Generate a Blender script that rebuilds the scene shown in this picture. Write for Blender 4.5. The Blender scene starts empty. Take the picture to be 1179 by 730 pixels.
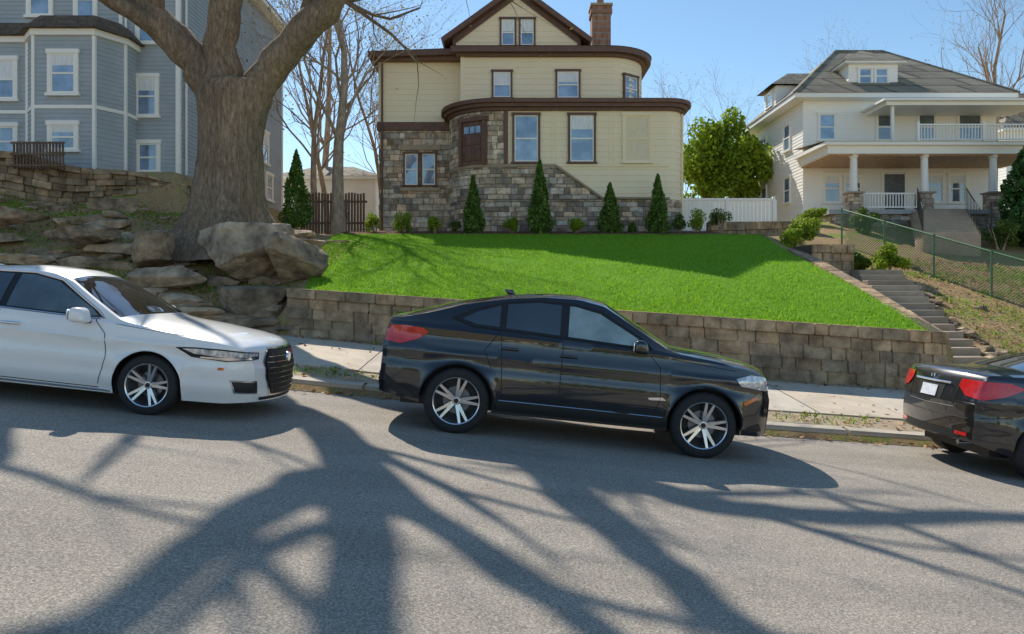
import bpy,bmesh,math,random
import numpy as np
from mathutils import Vector,Matrix,noise
from mathutils.bvhtree import BVHTree
R=random.Random(7)
scene=bpy.context.scene
# ------------------------------------------------------------------ helpers
def sst(t):
    t=max(0.,min(1.,t)); return t*t*(3-2*t)
def empty(name,loc=(0,0,0),rot=(0,0,0),scale=1):
    e=bpy.data.objects.new(name,None); scene.collection.objects.link(e)
    e.location=loc; e.rotation_euler=rot; e.scale=(scale,)*3; e.empty_display_size=.2
    return e
class MB:
    def __init__(s):
        s.v=[];s.f=[];s.m=[];s.sm=[];s.uv=[];s.col=[];s.mats=[];s.M=None;s.c=(1,1,1)
    def add(s,vs,fs,mat,uvs=None,smooth=False,col=None):
        if mat not in s.mats: s.mats.append(mat)
        k=s.mats.index(mat); b=len(s.v)
        if s.M is not None: vs=[s.M@Vector(v) for v in vs]
        s.v.extend([tuple(v) for v in vs])
        for i,f in enumerate(fs):
            s.f.append([b+j for j in f]); s.m.append(k); s.sm.append(smooth)
            s.uv.append(uvs[i] if uvs else None); s.col.append(col or s.c)
    def box(s,x0,x1,y0,y1,z0,z1,mat,col=None):
        vs=[(x,y,z) for x in(x0,x1) for y in(y0,y1) for z in(z0,z1)]
        s.add(vs,[(0,1,3,2),(4,6,7,5),(0,4,5,1),(2,3,7,6),(0,2,6,4),(1,5,7,3)],mat,col=col)
    def bbox(s,x0,x1,y0,y1,z0,z1,mat,bev=.02,seg=2,smooth=True,taper=None,col=None):
        bm=bmesh.new(); bmesh.ops.create_cube(bm,size=1)
        for v in bm.verts:
            v.co=Vector(((x0+x1)/2+v.co.x*(x1-x0),(y0+y1)/2+v.co.y*(y1-y0),(z0+z1)/2+v.co.z*(z1-z0)))
            if taper: v.co=Vector(taper(v.co))
        bmesh.ops.bevel(bm,geom=bm.edges[:]+bm.verts[:],offset=bev,segments=seg,affect='EDGES',profile=.5)
        s.bm(bm,mat,smooth,col)
    def bm(s,bm,mat,smooth=False,col=None):
        bm.verts.ensure_lookup_table(); bm.verts.index_update()
        s.add([v.co.copy() for v in bm.verts],[[v.index for v in f.verts] for f in bm.faces],mat,None,smooth,col)
        bm.free()
    def tube(s,pts,rad,mat,n=6,cap=True,smooth=True):
        pts=[Vector(p) for p in pts]
        if not hasattr(rad,'__len__'): rad=[rad]*len(pts)
        vs=[];fs=[];ref=Vector((0.31,0.17,.93)).normalized()
        prev=None
        for i,p in enumerate(pts):
            t=(pts[min(i+1,len(pts)-1)]-pts[max(i-1,0)])
            if t.length<1e-7: t=Vector((0,0,1))
            t.normalize()
            if prev is None:
                a=t.cross(ref)
                if a.length<.1: a=t.cross(Vector((1,0,0)))
                a.normalize()
            else:
                a=prev-t*prev.dot(t)
                if a.length<1e-5: a=t.cross(ref)
                a.normalize()
            prev=a; b=t.cross(a)
            for k in range(n):
                q=2*math.pi*k/n; vs.append(p+(a*math.cos(q)+b*math.sin(q))*rad[i])
        for i in range(len(pts)-1):
            for k in range(n):
                k2=(k+1)%n; fs.append((i*n+k,i*n+k2,(i+1)*n+k2,(i+1)*n+k))
        if cap: fs.append(tuple(range(n))[::-1]); fs.append(tuple((len(pts)-1)*n+k for k in range(n)))
        s.add(vs,fs,mat,None,smooth)
    def lathe(s,prof,mat,n=40,axis='y',c=(0,0,0),smooth=True):
        vs=[];fs=[]
        for (r,h) in prof:
            for k in range(n):
                q=2*math.pi*k/n
                if axis=='y': vs.append((c[0]+r*math.cos(q),c[1]+h,c[2]+r*math.sin(q)))
                else: vs.append((c[0]+r*math.cos(q),c[1]+r*math.sin(q),c[2]+h))
        for i in range(len(prof)-1):
            for k in range(n):
                k2=(k+1)%n; fs.append((i*n+k,i*n+k2,(i+1)*n+k2,(i+1)*n+k))
        s.add(vs,fs,mat,None,smooth)
    def prism(s,pts,z0,z1,mat,row=0,lap=.025,cap=True,off=0,capmat=None,closed=True,topoff=None):
        n=len(pts); P=[Vector((p[0],p[1])) for p in pts]; nr=[]
        for i in range(n):
            a=P[i]-P[i-1] if (closed or i>0) else P[1]-P[0]
            b=P[(i+1)%n]-P[i] if (closed or i<n-1) else a
            a=a.normalized();b=b.normalized()
            na=Vector((a.y,-a.x));nb=Vector((b.y,-b.x)); m=na+nb
            m=m/max(.3,(1+na.dot(nb))) if m.length>.01 else na
            nr.append(m)
        u=[0]
        for i in range(n): u.append(u[-1]+(P[(i+1)%n]-P[i]).length)
        prof=[]
        if row:
            z=z0
            while z<z1-.01:
                zz=min(z+row,z1); prof.append((z,lap)); prof.append((zz-.001,.004)); z=zz
        else: prof=[(z0,0),(z1,0 if topoff is None else topoff)]
        vs=[];fs=[];uv=[]
        for (z,o) in prof:
            for i in range(n): q=P[i]+nr[i]*(o+off); vs.append((q.x,q.y,z))
        for j in range(len(prof)-1):
            for i in range(n if closed else n-1):
                i2=(i+1)%n
                fs.append((j*n+i,j*n+i2,(j+1)*n+i2,(j+1)*n+i))
                uv.append([(u[i],prof[j][0]),(u[i+1],prof[j][0]),(u[i+1],prof[j+1][0]),(u[i],prof[j+1][0])])
        s.add(vs,fs,mat,uv)
        if cap and closed:
            k=(len(prof)-1)*n
            s.add([vs[k+i] for i in range(n)],[tuple(range(n))],capmat or mat)
            s.add([vs[i] for i in range(n)],[tuple(range(n))[::-1]],capmat or mat)
    def stones(s,pts,z0,z1,mat,rh=.2,bl=.4,rg=None,off=.0,ulim=None,closed=False):
        P=[Vector((p[0],p[1])) for p in pts]; 
        if closed: P=P+[P[0]]
        cum=[0]
        for i in range(len(P)-1): cum.append(cum[-1]+(P[i+1]-P[i]).length)
        L=cum[-1]
        def at(u,o):
            u=max(0,min(L-1e-6,u)); i=0
            while cum[i+1]<u: i+=1
            d=(P[i+1]-P[i]).normalized(); p=P[i]+d*(u-cum[i]); n=Vector((d.y,-d.x)); return p+n*o
        z=z0
        while z<z1-.03:
            h=rh*rg.choice((.7,1,1,1.35)); zz=min(z+h,z1)
            if z1-zz<.06: zz=z1
            lim=ulim((z+zz)/2) if ulim else L
            u=-rg.random()*bl
            while u<lim:
                l=bl*rg.uniform(.5,1.6); a,b=max(u,0),min(u+l,lim); u+=l
                if b-a<.05: continue
                g=.012; o=off+rg.uniform(.012,.05); a+=g;b-=g; m=(a+b)/2
                q=[]
                for oo,ins in((off-.02,0),(o-.015,0),(o,.02)):
                    for uu in(a+ins,m,b-ins):
                        for zv in(z+g*.7+ins*.6,zz-g*.7-ins*.6):
                            p=at(uu,oo); q.append((p.x,p.y,zv))
                F=[]
                for k in(0,6): F+= [(k+0,k+2,k+8,k+6),(k+2,k+4,k+10,k+8),(k+3,k+1,k+7,k+9),(k+5,k+3,k+9,k+11),(k+1,k+0,k+6,k+7),(k+4,k+5,k+11,k+10)]
                F+=[(12,14,15,13),(14,16,17,15)]
                t=rg.choice((.6,.78,.95,1.1,1.28,1.45))*rg.uniform(.9,1.1); w=rg.uniform(-.1,.12)
                s.add(q,F,mat,None,False,(t*(1+w),t,t*(1-w)))
            z=zz
    def obj(s,name,parent=None,sharp=38,loc=None):
        me=bpy.data.meshes.new(name); me.from_pydata(s.v,[],s.f)
        for m in s.mats: me.materials.append(m)
        me.polygons.foreach_set('material_index',s.m); me.polygons.foreach_set('use_smooth',s.sm)
        ul=me.uv_layers.new(name='UVMap'); ca=me.color_attributes.new('Col','FLOAT_COLOR','CORNER')
        uvd=[];cd=[]
        for fi,f in enumerate(s.f):
            if s.uv[fi]:
                for q in s.uv[fi]: uvd+= [q[0],q[1]]
            else:
                p=me.polygons[fi].normal
                for vi in f:
                    v=s.v[vi]
                    if abs(p.z)>.8: uvd+=[v[0],v[1]]
                    else:
                        l=math.hypot(p.x,p.y) or 1; uvd+=[(-p.y*v[0]+p.x*v[1])/l,v[2]]
            c=s.col[fi]
            cd+= [c[0],c[1],c[2],1]*len(f)
        ul.data.foreach_set('uv',uvd); ca.data.foreach_set('color',cd)
        if any(s.sm): me.set_sharp_from_angle(angle=math.radians(sharp))
        me.update()
        o=bpy.data.objects.new(name,me); scene.collection.objects.link(o)
        if parent: o.parent=parent
        return o
# ------------------------------------------------------------------ materials
def nm(name):
    m=bpy.data.materials.new(name); m.use_nodes=True; nt=m.node_tree
    return m,nt,nt.nodes['Principled BSDF']
def N(nt,t,**k):
    n=nt.nodes.new(t)
    for a,b in k.items(): setattr(n,a,b)
    return n
def ramp(nt,fac,stops):
    r=N(nt,'ShaderNodeValToRGB'); e=r.color_ramp.elements
    while len(e)<len(stops): e.new(.5)
    for i,(p,c) in enumerate(stops): e[i].position=p; e[i].color=(c[0],c[1],c[2],1)
    nt.links.new(fac,r.inputs['Fac']); return r.outputs['Color']
def noi(nt,vec,scale,detail=4,rough=.6):
    n=N(nt,'ShaderNodeTexNoise'); n.inputs['Scale'].default_value=scale
    n.inputs['Detail'].default_value=detail; n.inputs['Roughness'].default_value=rough
    if vec is not None: nt.links.new(vec,n.inputs['Vector'])
    return n.outputs['Fac']
def bumpn(nt,b,h,st,dist=.02,prev=None):
    n=N(nt,'ShaderNodeBump'); n.inputs['Strength'].default_value=st; n.inputs['Distance'].default_value=dist
    nt.links.new(h,n.inputs['Height'])
    if prev: nt.links.new(prev,n.inputs['Normal'])
    nt.links.new(n.outputs['Normal'],b.inputs['Normal']); return n.outputs['Normal']
def mul(nt,a,b,fac=1):
    n=N(nt,'ShaderNodeMix',data_type='RGBA',blend_type='MULTIPLY'); n.inputs[0].default_value=fac
    nt.links.new(a,n.inputs[6]); nt.links.new(b,n.inputs[7]); return n.outputs[2]
def objc(nt,sc=None):
    t=N(nt,'ShaderNodeTexCoord').outputs['Object']
    if sc:
        m=N(nt,'ShaderNodeMapping'); m.inputs['Scale'].default_value=sc; nt.links.new(t,m.inputs['Vector']); t=m.outputs['Vector']
    return t
def simple(name,c,rough=.6,metal=0,coat=0,var=.12,scale=6,bump=0,bscale=40,sc=None,attr=False,spec=None,dist=.02,stain=0):
    m,nt,b=nm(name); t=objc(nt,sc)
    if var>0:
        f=noi(nt,t,scale); lo=[x*(1-var*2) for x in c]; hi=[min(1,x*(1+var*2)) for x in c]
        col=ramp(nt,f,[(.3,lo),(.7,hi)])
        if attr:
            a=N(nt,'ShaderNodeVertexColor',layer_name='Col'); col=mul(nt,col,a.outputs['Color'])
        if stain: col=mul(nt,col,ramp(nt,noi(nt,objc(nt,(1,1,.5)),.9,6,.7),[(.35,(1-stain,)*3),(.6,(1.05,1.05,1.05))]))
        nt.links.new(col,b.inputs['Base Color'])
    else: b.inputs['Base Color'].default_value=(*c,1)
    b.inputs['Roughness'].default_value=rough; b.inputs['Metallic'].default_value=metal
    b.inputs['Coat Weight'].default_value=coat; b.inputs['Coat Roughness'].default_value=.03
    if spec is not None: b.inputs['Specular IOR Level'].default_value=spec
    if bump: bumpn(nt,b,noi(nt,t,bscale,5,.65),bump,dist)
    return m
def masonry(name,c1,c2,mort,bw,rh,rough=.9,ms=.02,warp=.05,bump=.8):
    m,nt,b=nm(name); uv=N(nt,'ShaderNodeUVMap',uv_map='UVMap').outputs['UV']
    nz=N(nt,'ShaderNodeTexNoise'); nz.inputs['Scale'].default_value=1.7; nt.links.new(uv,nz.inputs['Vector'])
    v=N(nt,'ShaderNodeVectorMath',operation='MULTIPLY_ADD'); nt.links.new(nz.outputs['Color'],v.inputs[0])
    v.inputs[1].default_value=(warp,)*3; nt.links.new(uv,v.inputs[2])
    k=N(nt,'ShaderNodeTexBrick',squash=.6,squash_frequency=3,offset=.43); k.inputs['Scale'].default_value=1
    k.inputs['Brick Width'].default_value=bw;k.inputs['Row Height'].default_value=rh
    k.inputs['Mortar Size'].default_value=ms;k.inputs['Mortar Smooth'].default_value=.35
    k.inputs['Color1'].default_value=(*c1,1);k.inputs['Color2'].default_value=(*c2,1);k.inputs['Mortar'].default_value=(*mort,1)
    k.inputs['Bias'].default_value=-.1
    nt.links.new(v.outputs[0],k.inputs['Vector'])
    f=noi(nt,uv,3.5,5,.7); col=mul(nt,k.outputs['Color'],ramp(nt,f,[(.3,(.6,.6,.62)),(.72,(1.3,1.28,1.2))]))
    nt.links.new(col,b.inputs['Base Color']); b.inputs['Roughness'].default_value=rough
    inv=N(nt,'ShaderNodeMath',operation='SUBTRACT'); inv.inputs[0].default_value=1; nt.links.new(k.outputs['Fac'],inv.inputs[1])
    p=bumpn(nt,b,inv.outputs[0],bump,.04); bumpn(nt,b,noi(nt,uv,14,6,.7),.5,.03,p)
    return m
def leafmat(name,c,trans=.4):
    m,nt,b=nm(name); a=N(nt,'ShaderNodeVertexColor',layer_name='Col')
    rgb=N(nt,'ShaderNodeRGB'); rgb.outputs[0].default_value=(*c,1)
    col=mul(nt,rgb.outputs[0],a.outputs['Color']); nt.links.new(col,b.inputs['Base Color']); b.inputs['Roughness'].default_value=.6
    b.inputs['Specular IOR Level'].default_value=.25
    t=N(nt,'ShaderNodeBsdfTranslucent'); nt.links.new(col,t.inputs['Color'])
    mx=N(nt,'ShaderNodeMixShader'); mx.inputs[0].default_value=trans
    nt.links.new(b.outputs[0],mx.inputs[1]);nt.links.new(t.outputs[0],mx.inputs[2])
    nt.links.new(mx.outputs[0],nt.nodes['Material Output'].inputs['Surface']); return m
def mk_asphalt():
    m,nt,b=nm('asphalt'); t=objc(nt)
    c=ramp(nt,noi(nt,t,62,4,.9),[(.32,(.13,.115,.095)),(.5,(.38,.33,.275)),(.68,(.82,.73,.61))])
    c=mul(nt,c,ramp(nt,noi(nt,t,.7,5,.6),[(.3,(.87,.87,.87)),(.7,(1.1,1.09,1.07))]))
    t2=objc(nt,(.12,1.4,1)); c=mul(nt,c,ramp(nt,noi(nt,t2,1.3,4,.5),[(.35,(.9,.9,.9)),(.65,(1.07,1.07,1.07))]))
    nt.links.new(c,b.inputs['Base Color']); b.inputs['Roughness'].default_value=.85; b.inputs['Specular IOR Level'].default_value=.3
    bumpn(nt,b,noi(nt,t,70,4,.85),.9,.014); return m
ASPH=mk_asphalt()
def mk_ground(name,a,bc,cc,s=1.1,fine=25):
    m,nt,b=nm(name); t=objc(nt)
    c=ramp(nt,noi(nt,t,s,6,.65),[(.36,a),(.52,bc),(.66,cc)])
    c=mul(nt,c,ramp(nt,noi(nt,t,fine,4,.8),[(.3,(.6,.6,.6)),(.7,(1.4,1.36,1.3))]))
    nt.links.new(c,b.inputs['Base Color']); b.inputs['Roughness'].default_value=.95; b.inputs['Specular IOR Level'].default_value=.2
    bumpn(nt,b,noi(nt,t,fine,5,.8),.9,.04); return m
GROUND=mk_ground('ground_soil_grass',(.40,.26,.14),(.43,.31,.16),(.23,.32,.05))
LAWN=mk_ground('lawn_turf',(.16,.35,.016),(.18,.39,.02),(.21,.42,.03),.6,45)
MULCH=mk_ground('mulch',(.18,.08,.05),(.22,.10,.065),(.13,.065,.045),4,30)
STRIP=mk_ground('verge_soil',(.52,.42,.29),(.58,.47,.33),(.38,.38,.16),1.6,30)
def mk_bark():
    m,nt,b=nm('bark'); t=objc(nt,(1,1,.16))
    w=N(nt,'ShaderNodeTexNoise'); w.inputs['Scale'].default_value=3.2; w.inputs['Detail'].default_value=6; w.inputs['Roughness'].default_value=.7; nt.links.new(t,w.inputs['Vector'])
    ad=N(nt,'ShaderNodeVectorMath',operation='MULTIPLY_ADD'); nt.links.new(w.outputs['Color'],ad.inputs[0]); ad.inputs[1].default_value=(.6,)*3; nt.links.new(t,ad.inputs[2])
    vo=N(nt,'ShaderNodeTexVoronoi',feature='DISTANCE_TO_EDGE'); vo.inputs['Scale'].default_value=10; nt.links.new(ad.outputs[0],vo.inputs['Vector'])
    f=noi(nt,objc(nt,(2.4,2.4,.55)),5,7,.75)
    big=ramp(nt,noi(nt,objc(nt,(1,1,.6)),1.1,4,.6),[(.35,(.78,.78,.78)),(.65,(1.15,1.12,1.08))])
    c=mul(nt,ramp(nt,f,[(.3,(.20,.14,.095)),(.52,(.37,.275,.19)),(.72,(.52,.42,.31))]),ramp(nt,vo.outputs['Distance'],[(0,(.72,.70,.68)),(.12,(1,1,1))]))
    c=mul(nt,c,big)
    nt.links.new(c,b.inputs['Base Color']); b.inputs['Roughness'].default_value=.95; b.inputs['Specular IOR Level'].default_value=.2
    r_=ramp(nt,vo.outputs['Distance'],[(0,(0,0,0)),(.2,(1,1,1))])
    p=bumpn(nt,b,r_,.5,.04); bumpn(nt,b,f,1,.07,p); return m
BARK=mk_bark()
def mk_conc(name,c,slab=None):
    m,nt,b=nm(name); t=objc(nt)
    col=ramp(nt,noi(nt,t,1.6,6,.7),[(.3,[x*.8 for x in c]),(.7,[x*1.12 for x in c])])
    col=mul(nt,col,ramp(nt,noi(nt,t,60,3,.8),[(.3,(.85,.85,.85)),(.7,(1.12,1.12,1.12))]))
    a=N(nt,'ShaderNodeVertexColor',layer_name='Col'); col=mul(nt,col,a.outputs['Color'])
    nt.links.new(col,b.inputs['Base Color']); b.inputs['Roughness'].default_value=.9
    bumpn(nt,b,noi(nt,t,35,5,.7),.5,.015); return m
CONC=mk_conc('concrete_walk',(.63,.53,.41)); KERB=mk_conc('kerb_stone',(.56,.48,.38)); STEP=mk_conc('step_stone',(.46,.35,.25))
WALLST=simple('sandstone_block',(.50,.35,.21),.92,var=.24,scale=3.5,bump=.9,bscale=14,attr=True,dist=.04,stain=.35)
WALLBK=simple('wall_core',(.10,.08,.055),.95)
ROCK=simple('outcrop_rock',(.53,.385,.25),.93,var=.32,scale=2.6,bump=1,bscale=8,attr=True,dist=.1,stain=.3)
HSTONE=simple('fieldstone',(.54,.43,.33),.93,var=.22,scale=4,bump=.9,bscale=16,attr=True,dist=.04)
BARK2=simple('bark_thin',(.40,.29,.20),.95,var=.2,scale=5,bump=.5,bscale=12,sc=(2,2,.6))
YEL=simple('cream_siding',(1.0,.82,.57),.6,var=.015,scale=1.2)
BROWN=simple('brown_trim',(.16,.08,.055),.55,var=.1)
MORT=simple('mortar',(.25,.20,.16),.95)
BRICK=masonry('chimney_brick',(.36,.16,.10),(.48,.25,.15),(.35,.3,.26),.22,.08,ms=.012,warp=.01,bump=.4)
BLUE=simple('blue_siding',(.40,.44,.47),.6,var=.05,scale=1.2)
WHITE=simple('white_siding',(1.0,.955,.89),.55,var=.01,scale=1)
TRIM=simple('white_trim',(.98,.94,.87),.5,var=.01)
SHING=masonry('roof_shingles',(.26,.23,.17),(.38,.34,.26),(.14,.12,.10),.3,.16,ms=.012,warp=.02,bump=.5)
DKSH=masonry('brown_shingles',(.14,.10,.07),(.2,.14,.10),(.07,.05,.035),.3,.16,ms=.012,warp=.02,bump=.5)
WOODD=simple('dark_wood',(.16,.10,.065),.8,var=.2,scale=9,bump=.3)
BLIND=simple('tan_blind',(.87,.72,.50),.7,var=.03)
CURT=simple('white_curtain',(.85,.86,.88),.8,var=.1,scale=6,sc=(6,1,.4))
def mk_glass(name,c1,c2,rough=.04,spec=.9,sc=1.5,bump=True):
    m,nt,b=nm(name); t=objc(nt); nt.links.new(ramp(nt,noi(nt,t,sc,3,.5),[(.35,c1),(.65,c2)]),b.inputs['Base Color'])
    b.inputs['Roughness'].default_value=rough; b.inputs['Specular IOR Level'].default_value=spec
    b.inputs['Coat Weight'].default_value=1; b.inputs['Coat Roughness'].default_value=.01; b.inputs['Coat IOR'].default_value=1.9
    if bump: bumpn(nt,b,noi(nt,t,1.3,2,.5),.04,.02)
    return m
GLASS=mk_glass('window_glass_painted_sky',(.08,.15,.25),(.30,.42,.60))  # mottled blue base colour stands in for the reflected sky
# ------------------------------------------------------------------ terrain
def r(x):
    if x<-40: return 4.
    if x<3: return -.1*x
    if x<40: return -.3-.07*(x-3)
    return -.3-.07*37
def wt(x): return 1.49-.067*x
def lawnz(x,y):
    s=max(0,min(1,(y-15.3)/12.7)); s=1.2*s-.2*s*s
    return wt(x)+(4.0-wt(x))*s
def leftz(x,y):
    q=max(0,y-15); st=min(1,q/4); st=.55*st+.45*(sst((q-.2)/.9)*.38+sst((q-1.9)/.7)*.3+sst((q-3.3)/.7)*.32)
    z=r(x)+.42+2.2*st+.15*max(0,min(y,24)-19)
    z+=.1*math.sin(x*1.7+y)*sst((y-15)/2)
    k=sst((y-23.3)/1.2)*sst((-10.3-x)/.8); z=z*(1-k)+5.8*k
    k2=sst((y-24)/8)*(1-sst((-10.3-x)/.8)); z=z*(1-k2)+4.6*k2
    return z
def rightz(x,y):
    z=r(x)+.42+.315*(y-15)
    return z if z<5 else 5+.6*(1-math.exp(-(z-5)/.6))
def H(x,y):
    if y<11.0: return r(x)-.07
    if y<15.15: return r(x)+.12+.3*(y-11.0)/4.0
    c=lawnz(x,y)
    xb=-4.3-(min(y,30)-15)*.2
    tl=sst((xb-x)/(.7+max(0,y-18)*.15))
    wr=.3 if y<23.5 else .3+(y-23.5)*.6
    tr=sst((x-8.95)/wr)
    z=c
    if tl>0: z=z*(1-tl)+leftz(x,y)*tl
    if tr>0: z=z*(1-tr)+rightz(x,y)*tr
    return z
def sheet(name,xs,ys,fn,mat,smooth=True):
    vs=[(x,y,fn(x,y)) for y in ys for x in xs]; nx=len(xs)
    fs=[(j*nx+i,j*nx+i+1,(j+1)*nx+i+1,(j+1)*nx+i) for j in range(len(ys)-1) for i in range(nx-1)]
    mb=MB(); mb.add(vs,fs,mat,None,smooth); return mb.obj(name,sharp=60)
def lin(a,b,n): return [a+(b-a)*i/(n-1) for i in range(n)]
xs=lin(-260,-32,14)[:-1]+lin(-32,-18,20)[:-1]+lin(-18,18,145)[:-1]+lin(18,32,20)[:-1]+lin(32,260,14)
ys=lin(-120,-6,8)[:-1]+lin(-6,10.9,12)+[11.02,11.5]+lin(12,15.1,8)+lin(15.2,32,90)+lin(33,50,18)+lin(56,420,14)
sheet('ground',xs,ys,H,GROUND)
XR=lin(-120,-40,5)[:-1]+lin(-40,3,44)[:-1]+lin(3,40,38)+lin(50,120,5)
sheet('road',XR,[-2.5,0,4,8,10.6,10.99],lambda x,y:r(x)+(-.02*sst((y-9)/2)),ASPH)
SW0,SW1=12.0,14.75
mb=MB(); x=-40
while x<40:
    L=1.5; a,b=x+.008,x+L-.008; t=R.uniform(.9,1.08); w=R.uniform(-.03,.03); dz=R.uniform(0,.008)
    ysl=[SW0,SW0+(SW1-SW0)*.5,SW1]
    vs=[(q,y,H(q,y)+.03+dz) for y in ysl for q in(a,b)]+[(a,SW0,H(a,SW0)-.1),(b,SW0,H(b,SW0)-.1)]
    mb.add(vs,[(0,1,3,2),(2,3,5,4),(6,7,1,0)],CONC,None,False,(t*(1+w),t,t*(1-w))); x+=L
mb.obj('sidewalk')
sheet('verge',lin(-30,30,121),lin(11.2,SW0-.01,6),lambda x,y:H(x,y)+.012+.02*noise.noise((x*2,y*2,0)),STRIP)
sheet('verge',lin(-30,30,121),lin(SW1-.05,15.1,3),lambda x,y:H(x,y)+.012+.03*noise.noise((x*3,y*3,1)),STRIP)
mb=MB(); x=-40
while x<40:
    L=2.0+R.random()*.6; x1=x+L-.012; j=R.uniform(-.008,.008)
    z0,z1=r(x),r(x1); y0=10.98+j;y1=11.23+j
    vs=[(x,y0,z0-.2),(x1,y0,z1-.2),(x1,y1,z1-.2),(x,y1,z0-.2),(x,y0+.015,z0+.13),(x1,y0+.015,z1+.13),(x1,y1,z1+.155),(x,y1,z0+.155)]
    bm=bmesh.new(); V=[bm.verts.new(v) for v in vs]
    for f in((3,2,1,0),(4,5,6,7),(0,1,5,4),(1,2,6,5),(2,3,7,6),(3,0,4,7)): bm.faces.new([V[k] for k in f])
    bmesh.ops.bevel(bm,geom=bm.edges[:],offset=.018,segments=2,affect='EDGES'); t=R.uniform(.85,1.1); mb.bm(bm,KERB,True,(t,t,t*.98)); x+=L
mb.obj('kerb')
def lx0(y): return -4.25-(y-15)*.19
nx,ny=60,60; vs=[];
for j in range(ny+1):
    y=15.28+(27.9-15.28)*j/ny
    a=lx0(y); b=8.75 if y<23 else 8.75+(y-23)*.12
    for i in range(nx+1):
        x=a+(b-a)*i/nx; vs.append((x,y,lawnz(x,y)+.03+.015*noise.noise((x,y,3))))
fs=[(j*(nx+1)+i,j*(nx+1)+i+1,(j+1)*(nx+1)+i+1,(j+1)*(nx+1)+i) for j in range(ny) for i in range(nx)]
mb=MB(); mb.add(vs,fs,LAWN,None,True); mb.obj('lawn')
def polymesh(name,V,k,n,C,mat,parent):
    me=bpy.data.meshes.new(name); me.vertices.add(k*n); me.vertices.foreach_set('co',V.ravel())
    me.loops.add(k*n); me.loops.foreach_set('vertex_index',np.arange(k*n)); me.polygons.add(n)
    me.polygons.foreach_set('loop_start',np.arange(n)*k)
    try: me.polygons.foreach_set('loop_total',np.full(n,k))
    except Exception: pass
    me.update(calc_edges=True)
    ca=me.color_attributes.new('Col','FLOAT_COLOR','CORNER')
    C=np.concatenate([C,np.ones((n,1))],1); ca.data.foreach_set('color',np.repeat(C,k,0).ravel())
    me.materials.append(mat); o=bpy.data.objects.new(name,me); scene.collection.objects.link(o)
    if parent: o.parent=parent
    return o
def leaves(name,P,Nn,size,mat,cols,parent=None,aspect=1.5):
    rng=np.random.default_rng(len(P)+17); n=len(P); P=np.asarray(P,float)
    a=rng.normal(size=(n,3)); 
    if Nn is not None: a=a*.6+Nn
    a/=np.linalg.norm(a,axis=1)[:,None]
    b=rng.normal(size=(n,3)); b=np.cross(a,b); b/=np.linalg.norm(b,axis=1)[:,None]; c=np.cross(a,b)
    s=(size*rng.uniform(.6,1.4,n))[:,None]
    V=np.stack([P-b*s*aspect/2,P-c*s*.5,P+b*s*aspect/2,P+c*s*.5],1).reshape(-1,3)
    C=np.asarray(cols)[rng.integers(0,len(cols),n)]*rng.uniform(.7,1.3,(n,1))
    return polymesh(name,V,4,n,C,mat,parent)
def blades(name,P,h,w,mat,cols):
    rng=np.random.default_rng(5); n=len(P); P=np.asarray(P,float)
    q=rng.uniform(0,6.283,n); d=np.stack([np.cos(q),np.sin(q),0*q],1)
    hh=(h*rng.uniform(.5,1.3,n))[:,None]; lean=rng.normal(size=(n,3))*.45*hh; lean[:,2]=0
    up=np.zeros((n,3)); up[:,2]=1
    V=np.stack([P-d*w/2,P+d*w/2,P+up*hh+lean],1).reshape(-1,3)
    C=np.asarray(cols)[rng.integers(0,len(cols),n)]*rng.uniform(.8,1.2,(n,1))
    return polymesh(name,V,3,n,C,mat,None)
GRASSM=leafmat('grass_blades',(.27,.49,.035),.5)
LEAFM=leafmat('foliage',(.15,.22,.055),.4)
LITM=leafmat('dry_leaves',(.48,.29,.15),.2)
P=[]
for _ in range(95000):
    y=15.3+12.6*R.random()**1.35; x=R.uniform(lx0(y),8.8 if y<23 else 8.8+(y-23)*.12); P.append((x,y,lawnz(x,y)+.02))
blades('lawn_grass',P,.06,.026,GRASSM,[(1,1,1),(.85,.92,.8),(1.15,1.05,1)])
P=[]
for _ in range(30000):
    q=R.random()
    if q<.5: x,y=R.uniform(-17,-4.5),R.uniform(15.5,23.5)
    elif q<.9: x,y=R.uniform(9.5,18),R.uniform(15.2,27)
    else: x,y=R.uniform(-12,14),(R.uniform(11.3,12.0) if R.random()<.6 else R.uniform(14.8,15))
    th=-.02 if (y>15.2) else .18
    if noise.noise((x*.55,y*.8,9))>th and not (9.0+.21*(y-15)<x<10.4+.21*(y-15) and y<23.5): P.append((x,y,H(x,y)))
blades('wild_grass',P,.10,.03,GRASSM,[(.9,.85,1),(.7,.62,.8),(1.2,.9,1.5)])
P=[]
for _ in range(16000):
    q=R.random()
    if q<.45: x,y=R.uniform(-17,-4.5),R.uniform(15.5,24)
    elif q<.83: x,y=R.uniform(10.5,18),R.uniform(15.2,27)
    elif q<.95: x,y=R.uniform(-14,14),(R.uniform(11.2,12.0) if R.random()<.6 else R.uniform(14.7,15.05))
    elif q<.985: x,y=R.uniform(-14,14),10.96-abs(R.gauss(0,.14))
    else: x,y=R.uniform(-14,14),R.uniform(12.1,14.7)
    P.append((x,y,(H(x,y)+.045) if y>11 else r(x)+.005))
leaves('fallen_leaves',P,np.array([[0,0,1.6]]),.05,LITM,[(1,1,1),(.7,.6,.5),(1.3,1.2,1.0),(.5,.4,.4)])
def bedz(x,y): return H(x,y)+.035+.13*max(0,y-27.8)*(1 if x<8 else max(0,1-(x-8)))
sheet('mulch_bed',lin(-6.6,9.6,60),lin(27.75,29.9,8),lambda x,y:bedz(x,y)+.03*noise.noise((x*2,y*2,5)),MULCH)
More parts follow.
